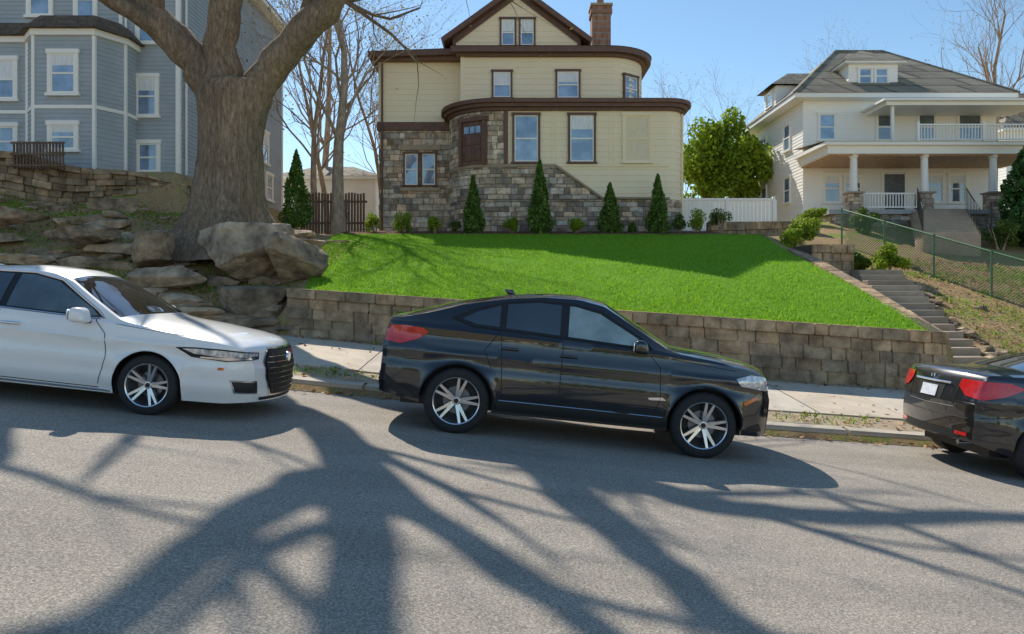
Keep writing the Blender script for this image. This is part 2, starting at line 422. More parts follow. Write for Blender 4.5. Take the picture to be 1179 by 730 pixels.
# ------------------------------------------------------------------ retaining walls
def blockwall(name,A,B,base,top,courses,bl,depth,cap=True,jit=.03,seed=1,extra=.25,tv=(.72,1.15)):
    rg=random.Random(seed); mb=MB(); A=Vector(A);B=Vector(B); L=(B-A).length; d=(B-A)/L; nrm=Vector((d.y,-d.x))
    def pt(u,v,o):
        p=A+d*u+nrm*o; b=base(p.x,p.y) if callable(base) else base; t=top(u)
        return Vector((p.x,p.y,b-extra+(t-b+extra)*v))
    rows=courses
    for k in range(rows):
        u=-rg.random()*bl*.6
        while u<L:
            l=bl*rg.uniform(.55,1.45); u0=max(u,0);u1=min(u+l,L); u+=l
            if u1-u0<.06: continue
            v0=k/rows+.003;v1=(k+1)/rows-.003; g=.004; o=rg.uniform(0,jit); b0=-depth
            if cap and k==rows-1: o=.05+rg.uniform(0,.02)
            c=[pt(u0+g,v0,o),pt(u1-g,v0,o),pt(u1-g,v1,o-rg.random()*jit*.5),pt(u0+g,v1,o-rg.random()*jit*.5),pt(u0+g,v0,b0),pt(u1-g,v0,b0),pt(u1-g,v1,b0),pt(u0+g,v1,b0)]
            bm=bmesh.new(); V=[bm.verts.new(x) for x in c]
            for f in((0,1,2,3),(5,4,7,6),(4,0,3,7),(1,5,6,2),(3,2,6,7),(4,5,1,0)): bm.faces.new([V[i] for i in f])
            bmesh.ops.bevel(bm,geom=bm.edges[:],offset=rg.uniform(.008,.02),segments=2,affect='EDGES')
            t=rg.uniform(*tv); w=rg.uniform(-.05,.07)
            mb.bm(bm,WALLST,True,(t*(1+w),t,t*(1-w)))
    c=[pt(0,0,-.03),pt(L,0,-.03),pt(L,.985,-.03),pt(0,.985,-.03),pt(0,0,-depth+.03),pt(L,0,-depth+.03),pt(L,.985,-depth+.03),pt(0,.985,-depth+.03)]
    mb.add(c,[(0,1,2,3),(5,4,7,6),(4,0,3,7),(1,5,6,2),(3,2,6,7)],WALLBK)
    return mb.obj(name,sharp=50)
blockwall('retaining_wall',(-4.6,15.1),(8.9,15.1),H,lambda u:wt(-4.6+u)+.06,6,.46,.3,seed=3)
blockwall('retaining_wall',(8.9,15.1),(9.3,24.2),lambda x,y:rightz(x,y),lambda u:lawnz(8.8,15.1+u)+.05,6,.42,.3,seed=4)
blockwall('stone_garden_wall',(-19,21.6),(-10.6,24.3),leftz,lambda u:6.55-u*.13+.08*math.sin(u*2),7,.4,.4,cap=False,jit=.14,seed=9,tv=(.5,1.0))
blockwall('stone_pillar',(9.35,23.0),(10.75,23.2),lambda x,y:2.2,lambda u:3.3,5,.5,1.2,seed=11)
mb=MB(); n=17
for i in range(n):
    y=15.0+i*8.0/n; x=9.0+.21*(y-15); z=-.34+.1+ (2.3+.34)*i/(n-1)
    t=R.uniform(.75,1.15); j=R.uniform(-.05,.05); w=R.uniform(-.03,.05)
    mb.bbox(x+j,x+1.35+j,y,y+.62,z-.5,z+.08+R.uniform(-.01,.01),STEP,.03,3,col=(t*(1+w),t,t*(1-w)))
mb.obj('stone_steps')
mb=MB(); n=10
for i in range(n):
    y=28+i*.5; x=15.6+.25*i; z=4.0+i*.16; mb.bbox(x,x+2.2,y,y+.6,z-.9,z+.08,STEP,.02,2)
mb.obj('porch_steps')
mb=MB(); IRON=simple('black_iron',(.03,.03,.03),.4,.5,var=.05)
for off in(0,2.15):
    a=[Vector((15.6+.25*i+off,28+i*.5,4.0+i*.16)) for i in range(10)]
    mb.tube([p+Vector((0,0,.98)) for p in a],.025,IRON)
    for p in a: mb.tube([p,p+Vector((0,0,.98))],.012,IRON)
mb.obj('handrail')
# ------------------------------------------------------------------ rocks
def ico(k):
    b=bmesh.new(); bmesh.ops.create_icosphere(b,subdivisions=k,radius=1); b.verts.ensure_lookup_table()
    o=[v.co.copy() for v in b.verts],[[v.index for v in f.verts] for f in b.faces]; b.free(); return o
IV,IF=ico(5); IV3,IF3=ico(4)
def rock(mb,c,s,rg,rz=None,hi=False,mat=ROCK,planes=11):
    pl=[]
    for _ in range(planes):
        n=Vector((rg.gauss(0,1),rg.gauss(0,1),rg.gauss(0,1.2))).normalized(); pl.append((n,rg.uniform(.42,.8)))
    pl.append((Vector((0,rg.uniform(-.2,.2),1)).normalized(),.6)); pl.append((Vector((rg.uniform(-.3,.3),-1,rg.uniform(-.1,.3))).normalized(),.65))
    M=Matrix.Rotation(rz if rz is not None else rg.uniform(0,6.28),3,'Z')@Matrix.Rotation(rg.uniform(-.15,.15),3,'X'); out=[]; o=rg.uniform(0,99)
    O=Vector((o,0,0))
    for v in (IV if hi else IV3):
        v=v.copy()
        for n,d in pl:
            k=v.dot(n)-d
            if k>0: v-=n*k*.97
        v*=1+.07*noise.noise(v*2.5+O)+.045*noise.noise(v*6+O)+.02*noise.noise(v*15+O)
        st=math.sin(v.z*s[2]*22+3*noise.noise(v*1.5+O)); v.x*=1+.02*st; v.y*=1+.03*st
        v=Vector((v.x*s[0],v.y*s[1],v.z*s[2])); out.append(M@v+Vector(c))
    t=rg.uniform(.65,1.15); w=rg.uniform(-.04,.08)
    mb.add(out,IF if hi else IF3,mat,None,True,(t*(1+w),t,t*(1-w)))
rg=random.Random(21); mb=MB()
for i in range(160):
    band=rg.choice(((15.0,.0),(15.35,.0),(16.9,.0),(18.4,.0)))
    y=band[0]+rg.uniform(-.15,.55); x=rg.uniform(-17,-4.0-(y-15)*.25)
    s=rg.uniform(.25,.62)
    rock(mb,(x,y,leftz(x,y)-.02+rg.uniform(-.1,.12)),(s*1.5,s*.9,s*rg.uniform(.32,.5)),rg,rg.uniform(-.2,.2))
for i in range(45):
    x,y=rg.uniform(-17,-5.4),rg.uniform(19.5,24); s=rg.uniform(.12,.4)
    rock(mb,(x,y,H(x,y)-.02),(s*1.3,s,s*.5),rg)
mb.obj('rock_outcrop',sharp=24)
mb=MB()
for i in range(34):
    y=rg.uniform(15.1,23.5); x=10.55+.21*(y-15)+rg.uniform(-.1,.35); s=rg.uniform(.12,.3)
    rock(mb,(x,y,H(x,y)+.03),(s*1.2,s,s*.7),rg)
for i in range(10):
    y=rg.uniform(16,27); x=rg.uniform(11.5,15); s=rg.uniform(.08,.2); rock(mb,(x,y,H(x,y)),(s*1.2,s,s*.6),rg)
mb.obj('edging_rocks',sharp=24)
for (c,s,z) in [((-6.1,16.7,2.85),(1.6,.95,.8),.05),((-4.95,16.5,2.55),(.8,.8,.8),.6),((-8.1,16.8,2.75),(.5,.6,.6),.4),((-7.4,16.1,2.1),(.9,.55,.4),.1),
                ((-9.9,17.0,3.1),(1.1,.6,.32),-.1),((-12.4,17.4,3.6),(1.0,.6,.35),.2),((-11.0,20.6,4.2),(.8,.5,.35),0),((-5.4,15.5,1.6),(1.1,.5,.45),0.1)]:
    mb=MB(); rock(mb,c,s,rg,z,True); mb.obj('boulder',sharp=24)
# ------------------------------------------------------------------ trees
def grow(mb,p,d,L,rad,depth,rg,ends,mat,up=.08,spread=.65,kids=4,wob=.16,n=5):
    pts=[p.copy()];rr=[rad]; d=d.normalized(); dirs=[d]
    for i in range(n):
        d=(d+Vector((rg.gauss(0,wob),rg.gauss(0,wob),rg.gauss(0,wob)+up))).normalized()
        p=p+d*L/n; pts.append(p.copy()); rr.append(max(.006,rad*(1-.55*(i+1)/n) if depth>0 else rad*(1-.85*(i+1)/n))); dirs.append(d)
    mb.tube(pts,rr,mat,8 if rad>.15 else (5 if rad>.04 else 3),cap=False)
    if depth<=0: ends.append(p); return
    for k in range(kids):
        t=rg.uniform(.3,1) if k else 1
        i=min(n,int(t*n)); dd=dirs[i]
        a=dd.orthogonal().normalized(); a.rotate(Matrix.Rotation(rg.uniform(0,6.28),3,dd))
        nd=(dd+a*spread*rg.uniform(.6,1.4)).normalized()
        grow(mb,pts[i],nd,L*rg.uniform(.55,.8),rr[i]*rg.uniform(.5,.75),depth-1,rg,ends,mat,up,spread,kids,wob,n)
def polylimb(mb,pts,r0,r1,mat,rg,ends,depth=3,kids=7,kl=2.6,n=14,smoothn=5,kk=3):
    Pp=[Vector(p) for p in pts]; Q=[Pp[0]*2-Pp[1]]+Pp+[Pp[-1]*2-Pp[-2]]; out=[]
    for i in range(1,len(Q)-2):
        for j in range(smoothn):
            t=j/smoothn; a,b,c,d=Q[i-1],Q[i],Q[i+1],Q[i+2]
            out.append(.5*((2*b)+(c-a)*t+(2*a-5*b+4*c-d)*t*t+(3*b-a-3*c+d)*t**3))
    out.append(Pp[-1]); m=len(out)
    rr=[(r0+(r1-r0)*(i/(m-1))**.8)*rg.uniform(.95,1.06) for i in range(m)]
    out=[p+Vector((rg.gauss(0,.035),rg.gauss(0,.035),0)) if 0<i else p for i,p in enumerate(out)]
    mb.tube(out,rr,mat,n)
    for k in range(kids):
        i=rg.randint(int(m*.4),m-1) if k else m-1
        dd=(out[i]-out[i-1]).normalized(); a=dd.orthogonal().normalized(); a.rotate(Matrix.Rotation(rg.uniform(0,6.28),3,dd))
        nd=(dd*.8+a*rg.uniform(.5,1.1)).normalized()
        grow(mb,out[i],nd,kl*rg.uniform(.7,1.3),rr[i]*.45,depth-1,rg,ends,mat,.05,.6,kk)
BUD=leafmat('spring_buds',(.30,.28,.09),.4)
def bigtree():
    e=empty('large_shade_tree'); rg=random.Random(5); mb=MB(); ends=[]
    c=Vector((-7.15,18.4,0))
    rings=[(2.5,1.9),(2.9,1.42),(3.3,1.12),(3.8,.93),(4.6,.81),(5.4,.77),(6.1,.79),(6.6,.86),(7.0,.76)]
    n=60; vs=[];Z=[];RR=[]
    for i in range(len(rings)-1):
        for j in range(6):
            t=j/6; Z.append(rings[i][0]*(1-t)+rings[i+1][0]*t); RR.append(rings[i][1]*(1-t)+rings[i+1][1]*t)
    Z.append(7.0);RR.append(.7)
    for z,q in zip(Z,RR):
        fl=max(0,(4.3-z)/1.6)
        for k in range(n):
            a=2*math.pi*k/n
            rad=q*(1+.22*fl*math.sin(5*a+1)+.1*fl*math.sin(3*a)+.08*noise.noise((math.cos(a)*2,math.sin(a)*2,z*.8))+.06*noise.noise((math.cos(a)*8,math.sin(a)*8,z*.9)))
            vs.append((c.x+.06*(z-3)+math.cos(a)*rad,c.y+math.sin(a)*rad*.9,z))
    m=len(Z); fs=[(i*n+k,i*n+(k+1)%n,(i+1)*n+(k+1)%n,(i+1)*n+k) for i in range(m-1) for k in range(n)]
    fs.append(tuple((m-1)*n+k for k in range(n))); mb.add(vs,fs,BARK,None,True)
    A=lambda *p:[Vector(q) for q in p]
    polylimb(mb,A((-7.1,18.4,5.9),(-7.7,18.4,7.3),(-8.8,18.3,8.5),(-9.9,18.0,9.7),(-9.9,17.6,11.2),(-9.2,17.1,12.4)),.55,.18,BARK,rg,ends,3,5)
    polylimb(mb,A((-8.3,18.4,8.0),(-9.8,17.5,8.9),(-11.6,17,9.7),(-13.5,16.6,11)),.26,.1,BARK,rg,ends,3,4)
    polylimb(mb,A((-7.0,18.4,6.0),(-7.2,18.3,7.6),(-7.0,18.1,9.1),(-6.4,17.9,10.4),(-6.6,17.5,13),(-7.2,17.2,15.5)),.5,.2,BARK,rg,ends,3,5,3)
    polylimb(mb,A((-6.7,17.6,12.2),(-7.4,17.8,13.3),(-8.1,17.5,14.8),(-8.8,16.8,16)),.3,.12,BARK,rg,ends,3,4)
    polylimb(mb,A((-6.75,18.4,5.9),(-6.2,18.4,7.1),(-5.3,18.3,8.1),(-4.3,18.1,9.2),(-4.1,17.4,10.5),(-3.6,18.2,11.6)),.5,.24,BARK,rg,ends,3,5)
    polylimb(mb,A((-3.8,18.0,11.2),(-3.4,18.4,12.2),(-2.4,19.6,13.2),(-.9,21,14.1),(1.2,21.5,15)),.27,.1,BARK,rg,ends,3,5,3)
    polylimb(mb,A((-4.15,17.4,10.3),(-4.4,17.2,12),(-4.8,17.5,14.1),(-4.4,16.6,16.2)),.3,.12,BARK,rg,ends,3,5)
    polylimb(mb,A((-5.3,18.3,8.1),(-5.0,19.2,9.2),(-3.5,20,10),(-1.6,20.2,10.9)),.2,.07,BARK,rg,ends,2,5)
    polylimb(mb,A((-6.4,17.9,10.4),(-5.4,16.2,11.8),(-4.4,15,12.8),(-3.6,13.4,13.8)),.22,.08,BARK,rg,ends,3,4)
    mb.obj('trunk_and_limbs',e,sharp=70)
    P=[p+Vector((rg.gauss(0,.12),rg.gauss(0,.12),rg.gauss(0,.12))) for p in ends for _ in range(2)]
    leaves('buds',P,None,.05,BUD,[(1,1,1),(1.3,1.1,.8)],e)
bigtree()
def baretree(x,y,h,rad,seed,depth=4,mat=BARK2,kids=4,bud=1,z=None,name='bare_tree',nk=15):
    rg=random.Random(seed); e=empty(name); mb=MB(); ends=[]; z=H(x,y)-.1 if z is None else z
    p=Vector((x,y,z)); d=Vector((rg.gauss(0,.05),rg.gauss(0,.05),1)); pts=[p];rr=[rad*1.35]; n=9
    for i in range(n):
        d=(d+Vector((rg.gauss(0,.07),rg.gauss(0,.07),.1))).normalized(); p=p+d*h*.8/n; pts.append(p); rr.append(rad*(1-.8*(i+1)/n))
    mb.tube(pts,rr,mat,8)
    for k in range(nk):
        i=rg.randint(3,n); a=rg.uniform(0,6.28); nd=Vector((math.cos(a)*.6,math.sin(a)*.6,rg.uniform(.6,1.3)))
        grow(mb,pts[i],nd,h*rg.uniform(.2,.3)*(1.2-.5*i/n),rr[i]*.42,depth-2,rg,ends,mat,.06,.5,kids)
    mb.obj('trunk_and_branches',e,sharp=70)
    if bud:
        P=[q+Vector((rg.gauss(0,.3),rg.gauss(0,.3),rg.gauss(0,.3))) for q in ends for _ in range(bud)]
        leaves('buds',P,None,.07,BUD,[(1,1,1),(1.3,1.1,.8),(.8,.6,.4)],e)
baretree(-6.9,29.5,15,.27,31,4,bud=4); baretree(-8.8,33,14,.17,32,4,bud=5); baretree(-6.3,37,14,.13,33,4,bud=5); baretree(-11.2,44,18,.25,34,4,bud=3)
baretree(-9.6,39,15,.17,35,4,bud=3); baretree(-7.6,47,16,.16,39,4,bud=4); baretree(-9.0,52,17,.18,45,4,bud=4,z=4.6)
baretree(16.5,60,14,.2,36,4,z=5); baretree(13.6,58,13.5,.18,41,4,z=5); baretree(11.2,62,13,.16,43,4,z=5)
baretree(30,46,17,.26,37,4,z=5); baretree(35,52,18,.26,38,4,z=5); baretree(27,62,18,.2,44,4,z=5)
def conebush(x,y,h,w,seed,name='arborvitae_shrub',cols=((1,1,1),(.7,.8,.7),(1.3,1.3,1)),n=3600,sz=.07,z=None):
    rg=np.random.default_rng(seed); e=empty(name); z=H(x,y)+.08 if z is None else z
    mb=MB(); mb.tube([(x,y,z-.1),(x,y,z+h*.8)],[.05,.015],BARK2,6); mb.obj('stem',e)
    t=rg.random(n)**1.25; a=rg.uniform(0,6.283,n)
    prof=np.minimum(1,(1-t)**.8*1.05)*np.minimum(1,.62+t*3.5)
    lump=1+.2*np.sin(a*3+t*11+seed)+.14*np.sin(a*7-t*23)
    q=w/2*prof*lump*(1-.45*rg.random(n)**2.2)
    P=np.stack([x+np.cos(a)*q,y+np.sin(a)*q,z+.04+t*h+rg.normal(size=n)*.03],1)
    Nn=np.stack([np.cos(a),np.sin(a),.3+0*a],1)*.5
    leaves('foliage',P,Nn,sz,LEAFM,cols,e,aspect=1.9)
for i,(x,y,h,w) in enumerate([(-1.5,28.6,2.2,.8),(1.07,28.5,2.8,.95),(3.8,28.6,1.9,.9),(5.65,28.6,2.25,.85),(-7.6,26,2.6,1.05)]): conebush(x,y,h,w,50+i,cols=((1,1.05,.9),(.6,.8,.6),(1.5,1.6,1)))
def bush(x,y,z,rx,ry,rz,seed,n,sz,cols,name='round_shrub',clumps=14,far=.75,cs=(.3,.58)):
    rg=np.random.default_rng(seed); e=empty(name); Ps=[];Ns=[]
    mb=MB(); 
    for k in range(5):
        a=rg.uniform(0,6.28); mb.tube([(x,y,z-rz*1.3),(x+math.cos(a)*rx*.5,y+math.sin(a)*ry*.5,z+rz*.5)],[.03+.03*rx,.01],BARK2,5)
    mb.obj('stems',e)
    for k in range(clumps):
        u=rg.normal(size=3); u/=np.linalg.norm(u); c=np.array([x,y,z])+u*np.array([rx,ry,rz])*rg.uniform(.25,far)
        m=n//clumps; v=rg.normal(size=(m,3)); v/=np.linalg.norm(v,axis=1)[:,None]
        s=rg.uniform(*cs)
        Ps.append(c+v*np.array([rx,ry,rz])*s*(rg.random((m,1))**.35)); Ns.append(v*.5)
    P=np.concatenate(Ps);Nn=np.concatenate(Ns); k=P[:,2]>z-rz*1.15
    leaves('foliage',P[k],Nn[k],sz,LEAFM,cols,e)
G1=[(1,1,1),(.7,.8,.6),(1.3,1.25,.9)]; GY=[(1.9,1.8,.5),(1.4,1.4,.6),(2.4,2.1,.7)]
bush(12.0,42,8.6,2.6,2.4,3.2,64,30000,.15,GY,'leafy_tree',70,1.0,(.16,.38))
for i,(x,y,s,c) in enumerate([(-5.4,29,.45,GY),(-4.2,29,.5,GY),(-3.0,28.7,.38,GY),(0.0,28.7,.35,GY),(2.5,28.6,.36,GY),(7.2,28.9,.5,GY),(8.2,29.2,.6,G1),(6.6,29.1,.4,G1),(-2.2,28.9,.25,G1),(4.7,28.8,.25,G1)]):
    bush(x,y,bedz(x,y)+s*.8,s*.95,s*.9,s,70+i,1500,.05,c,clumps=9)
for i,(x,y,s,c) in enumerate([(10.8,27.6,.75,GY),(10.1,26.4,.55,GY),(12.1,23.9,.7,GY),(11.5,24.6,.45,G1),(14.8,31,.7,G1),(19.5,29.5,.8,G1),(13.2,32.5,.6,GY)]):
    bush(x,y,H(x,y)+s*.7,s,s*.9,s*.85,90+i,3000,.06,c,clumps=14,far=.9,cs=(.25,.5))
conebush(21.9,30.4,6.0,3.2,77,'spruce_tree',((.6,.85,.85),(.45,.65,.6),(.9,1.2,1.1)),12000,.14)
bush(-19,46,8,4,3,4,111,9000,.25,G1,'leafy_tree',16)
P=[];rgn=np.random.default_rng(3)
for k in range(90):
    x=rgn.uniform(-120,120); y=rgn.uniform(110,150) if k<60 else rgn.uniform(-60,-45); h=rgn.uniform(5,9)  # last third: unseen row behind the camera, added for reflections on the cars
    v=rgn.normal(size=(260,3)); v/=np.linalg.norm(v,axis=1)[:,None]; P.append(np.array([x,y,(5 if y>0 else 0)+h*.4])+v*np.array([5,4,h*.6])*rgn.random((260,1))**.4)
leaves('distant_and_reflection_trees',np.concatenate(P),None,.7,LEAFM,[(1.3,1,.8),(1,.8,.6)])
# ------------------------------------------------------------------ windows
def window(mb,x,y,z,w,h,ang=0,frame=TRIM,fw=.09,rail=True,glass=GLASS,blind=None,proud=.07,sill=True,mv=0,sash=None):
    sash=sash or frame
    mb.M=Matrix.Translation((x,y,z))@Matrix.Rotation(ang,4,'Z')
    W=w/2;Hh=h/2
    mb.box(-W-fw,-W,-proud,0.05,-Hh,Hh,frame);mb.box(W,W+fw,-proud,0.05,-Hh,Hh,frame)
    mb.box(-W-fw-.03,W+fw+.03,-proud-.025,0.05,Hh,Hh+fw*1.2,frame)
    mb.box(-W-fw-.05,W+fw+.05,-proud-.05,0.05,-Hh-fw*.8,-Hh,frame)
    s=.045; 
    mb.box(-W,-W+s,-proud+.02,.02,-Hh,Hh,sash);mb.box(W-s,W,-proud+.02,.02,-Hh,Hh,sash)
    mb.box(-W+s,W-s,-proud+.02,.02,Hh-s,Hh,sash);mb.box(-W+s,W-s,-proud+.02,.02,-Hh,-Hh+s*1.3,sash)
    if rail: mb.box(-W+s,W-s,-proud+.015,.02,-.03,.03,sash)
    for i in range(mv):
        xx=-W+w*(i+1)/(mv+1); mb.box(xx-.012,xx+.012,-proud+.025,.02,-Hh+s*1.3,Hh-s,sash)
    gy=-proud+.04
    mb.add([(-W+s,gy,-Hh+s),(W-s,gy,-Hh+s),(W-s,gy,Hh-s),(-W+s,gy,Hh-s)],[(0,1,2,3)],glass)
    if blind:
        zt=Hh-s; zb=Hh-h*blind[1]
        mb.add([(-W+s,gy-.004,zb),(W-s,gy-.004,zb),(W-s,gy-.004,zt),(-W+s,gy-.004,zt)],[(0,1,2,3)],blind[0])
    mb.M=None
def arc(cx,cy,rr,a0,a1,n=10): return [(cx+rr*math.cos(math.radians(a0+(a1-a0)*i/n)),cy+rr*math.sin(math.radians(a0+(a1-a0)*i/n))) for i in range(n+1)]
# ------------------------------------------------------------------ yellow house
def yellow():
    e=empty('stone_and_siding_house'); w=MB(); t=MB(); win=MB(); rf=MB(); sg=random.Random(88)
    wing=[(-5.75,32),(-1,32),(-1,42),(-5.75,42)]
    w.prism(wing,3.6,8.85,MORT); w.stones([(-5.75,42),(-5.75,32),(-1,32)],3.7,8.85,HSTONE,.2,.4,sg)
    t.prism(wing,8.85,9.2,BROWN,off=.1); w.prism(wing,9.2,11.8,YEL,row=.24)
    main=[(-2.15,31.3)]+arc(5.75-1.7,31.3+1.7,1.7,-90,0)+[(5.75,42),(-2.15,42)]
    w.prism(main,9.2,11.8,YEL,row=.24); w.prism(main,3.6,9.2,MORT)
    w.stones([(5.75,33),(5.75,42)],3.7,9.2,HSTONE,.2,.4,sg)
    for x in(-5.75,-2.15): t.box(x-.03,x+.13,(32 if x<-3 else 31.3)-.05,(32 if x<-3 else 31.3)+.08,9.2,11.8,YEL)
    full=[(-5.75,32.0),(-2.15,31.6),(-2.15,31.3)]+arc(4.05,33,1.7,-90,0)+[(5.75,42),(-5.75,42)]
    t.prism(full,11.8,11.92,BROWN,off=.2); t.prism(full,11.92,12.16,BROWN,off=.42)
    rf.prism(full,12.16,12.7,DKSH,off=.46,topoff=-1.6)
    gx0,gx1,gc=-2.55,2.95,.22; zb=12.1; zk=12.75; za=14.75; y0=31.75;y1=40
    w.add([(gx0,y0,zb),(gx1,y0,zb),(gx1,y0,zk),(gc,y0,za),(gx0,y0,zk)],[(0,1,2,3,4)],YEL)
    z=zb
    while z<za-.3:
        if z<zk: a,b=gx0,gx1
        else: k=(z-zk)/(za-zk); a=gx0+(gc-gx0)*k; b=gx1+(gc-gx1)*k
        k2=max(0,(z+.24-zk)/(za-zk)); a2=gx0+(gc-gx0)*k2; b2=gx1+(gc-gx1)*k2
        w.add([(a,y0-.03,z),(b,y0-.03,z),(b2,y0-.006,z+.24),(a2,y0-.006,z+.24),(a,y0,z),(b,y0,z)],[(0,1,2,3),(4,5,1,0)],YEL); z+=.24
    for gx in(gx0,gx1): w.add([(gx,y0,zb),(gx,y1,zb),(gx,y1,zk),(gx,y0,zk)],[(0,1,2,3) if gx==gx1 else (3,2,1,0)],YEL)
    for s,gx in((-1,gx0),(1,gx1)):
        dx=(gc-gx); L=math.hypot(dx,za-zk); nx,nz=s*(za-zk)/L,abs(dx)/L
        ex,ez=gx-dx/L*.45,zk-(za-zk)/L*.45
        q=[(ex,ez),(gc,za),(gc+0,za+.2/nz*1.0),(ex+nx*.2,ez+nz*.2)]
        a=[(p[0],y0-.4,p[1]) for p in q]+[(p[0],y1,p[1]) for p in q]
        f=[(0,1,2,3),(7,6,5,4),(3,2,6,7),(0,3,7,4),(1,0,4,5)]
        rf.add(a,[f[2]],DKSH); t.add(a,[f[0],f[1],f[3],f[4]],BROWN)
        q=[(gx+dx*.0,zk-.02),(gc,za-.02),(gc,za-.26),(gx+dx*.06,zk-.2)]
        t.add([(p[0],y0-.07,p[1]) for p in q],[(0,1,2,3)],BROWN)
        t.box(min(gx,gx-s*.14),max(gx,gx-s*.14),y0-.06,y0+.02,zb,zk,BROWN)
    t.box(gx0-.1,gx1+.1,y0-.1,y0+.02,zb+.06,zb+.2,BROWN)
    for x in(-.17,.65): window(win,x,y0,13.0,.56,1.12,0,BROWN,.08,sash=TRIM,blind=(CURT,.45))
    bx0,bx1,by=-2.6,6.9,29.6
    L_=arc(-.6,31.6,2.0,180,270,14)
    Rr=arc(bx1-.7,by+.7,.7,-90,0,6)
    bay=L_+Rr+[(bx1,33),(bx0,33)]
    w.prism(bay,3.5,5.55,MORT); w.stones(L_+Rr+[(bx1,33)],3.7,5.55,HSTONE,.2,.42,sg)
    w.prism(bay,5.55,9.1,YEL,row=.24)
    arcL=sum((Vector(L_[i+1])-Vector(L_[i])).length for i in range(14))
    w.prism(L_+[(1.75,29.6),(1.75,30.2),(-2.3,32)],5.55,6.85,MORT,off=.035)
    w.stones(L_+[(3.7,29.6)],5.55,6.85,HSTONE,.2,.42,sg,off=.035,ulim=lambda z:arcL+.6+1.75+(6.85-z)*1.42)
    w.add([(1.75,by-.034,5.55),(3.62,by-.034,5.55),(1.75,by-.034,6.85)],[(0,1,2)],MORT)
    t.tube([(1.75,by-.09,6.9),(3.6,by-.09,5.6),(6.3,by-.09,5.58)],.055,STEP,6)
    t.prism(L_+[(1.75,29.6)],6.85,6.95,STEP,off=.11,closed=False,cap=False)
    w.prism(L_+[(-.25,29.6),(-.25,30.2),(-2.2,32)],6.95,9.1,MORT,off=.035)
    w.stones(L_+[(-.3,29.6)],6.96,9.1,HSTONE,.2,.38,sg,off=.035)
    t.prism(bay,9.1,9.22,BROWN,off=.14); t.prism(bay,9.22,9.36,BROWN,off=.3); t.prism(bay,9.36,9.52,BROWN,off=.42)
    rf.prism(bay,9.52,9.7,DKSH,off=.4,topoff=-1.0)
    t.box(-.33,-.16,by-.1,by+.05,6.95,9.1,BROWN)
    t.box(1.75,6.3,by-.06,by,6.86,6.96,YEL)
    for x in(1.6,1.75,3.9,4.05): t.box(x,x+.06,by-.035,by,6.96,9.1,YEL)
    for x,bl in((.57,None),(2.8,(CURT,.3))): window(win,x,by-.02,7.98,.94,1.86,0,BROWN,.09,blind=bl,sash=TRIM)
    window(win,5.0,by-.02,7.98,.98,1.86,0,YEL,.09,blind=(BLIND,1.0),sash=YEL)
    a=math.radians(-28); px,py=-.6-2.11*math.sin(math.radians(28)),31.6-2.11*math.cos(math.radians(28))
    d=MB(); d.M=Matrix.Translation((px,py,6.95))@Matrix.Rotation(a,4,'Z')
    DW=simple('door_wood',(.15,.07,.045),.45,var=.2,scale=5)
    d.box(-.62,-.48,-.08,.2,0,1.75,BROWN);d.box(.48,.62,-.08,.2,0,1.75,BROWN);d.box(-.66,.66,-.1,.2,1.75,1.92,BROWN)
    d.box(-.48,.48,-.01,.1,0,1.75,DW)
    for (x0,x1,z0,z1) in((-.38,-.05,.15,.7),(.05,.38,.15,.7),(-.38,-.05,.8,1.15),(.05,.38,.8,1.15)): d.bbox(x0,x1,-.035,0,z0,z1,DW,.012)
    for k in range(3): d.box(-.38+k*.27,-.16+k*.27,-.03,0,1.28,1.55,GLASS)
    d.M=None; d.obj('door',e)
    window(win,-.42,31.28,10.62,.72,1.08,0,BROWN,.08,blind=(CURT,.5),sash=TRIM); window(win,2.37,31.28,10.62,.9,1.12,0,BROWN,.08,sash=TRIM,blind=(CURT,.4))
    q=math.radians(38); window(win,4.05+1.68*math.sin(q),33-1.68*math.cos(q),10.55,.74,1.05,q,BROWN,.08,sash=TRIM)
    for x in(-4.35,-3.6): window(win,x,31.98,7.15,.55,1.35,0,BROWN,.07,mv=0,proud=.1,sash=TRIM)
    t.box(-4.85,-3.1,31.86,32,7.99,8.2,STEP); t.box(-4.85,-3.1,31.84,32,6.22,6.36,STEP)
    t.tube([(-5.6,31.85,11.8),(-5.62,31.88,4.1)],.045,BROWN,6); t.tube([(bx1+.04,by+.5,9.1),(bx1+.04,by+.5,4.2)],.045,YEL,6)
    w.obj('walls',e);t.obj('trim',e);win.obj('windows',e);rf.obj('roof',e)
    c=MB(); c.prism([(3.65,33.6),(4.5,33.6),(4.5,34.5),(3.65,34.5)],11.5,14.9,BRICK); c.prism([(3.65,33.6),(4.5,33.6),(4.5,34.5),(3.65,34.5)],14.55,14.75,BRICK,off=.06)
    c.prism([(3.65,33.6),(4.5,33.6),(4.5,34.5),(3.65,34.5)],14.9,15.0,STEP,off=.08)
    c.prism(arc(4.07,34.05,.16,0,330,11),15.0,15.35,BRICK); c.obj('chimney',e)
yellow()
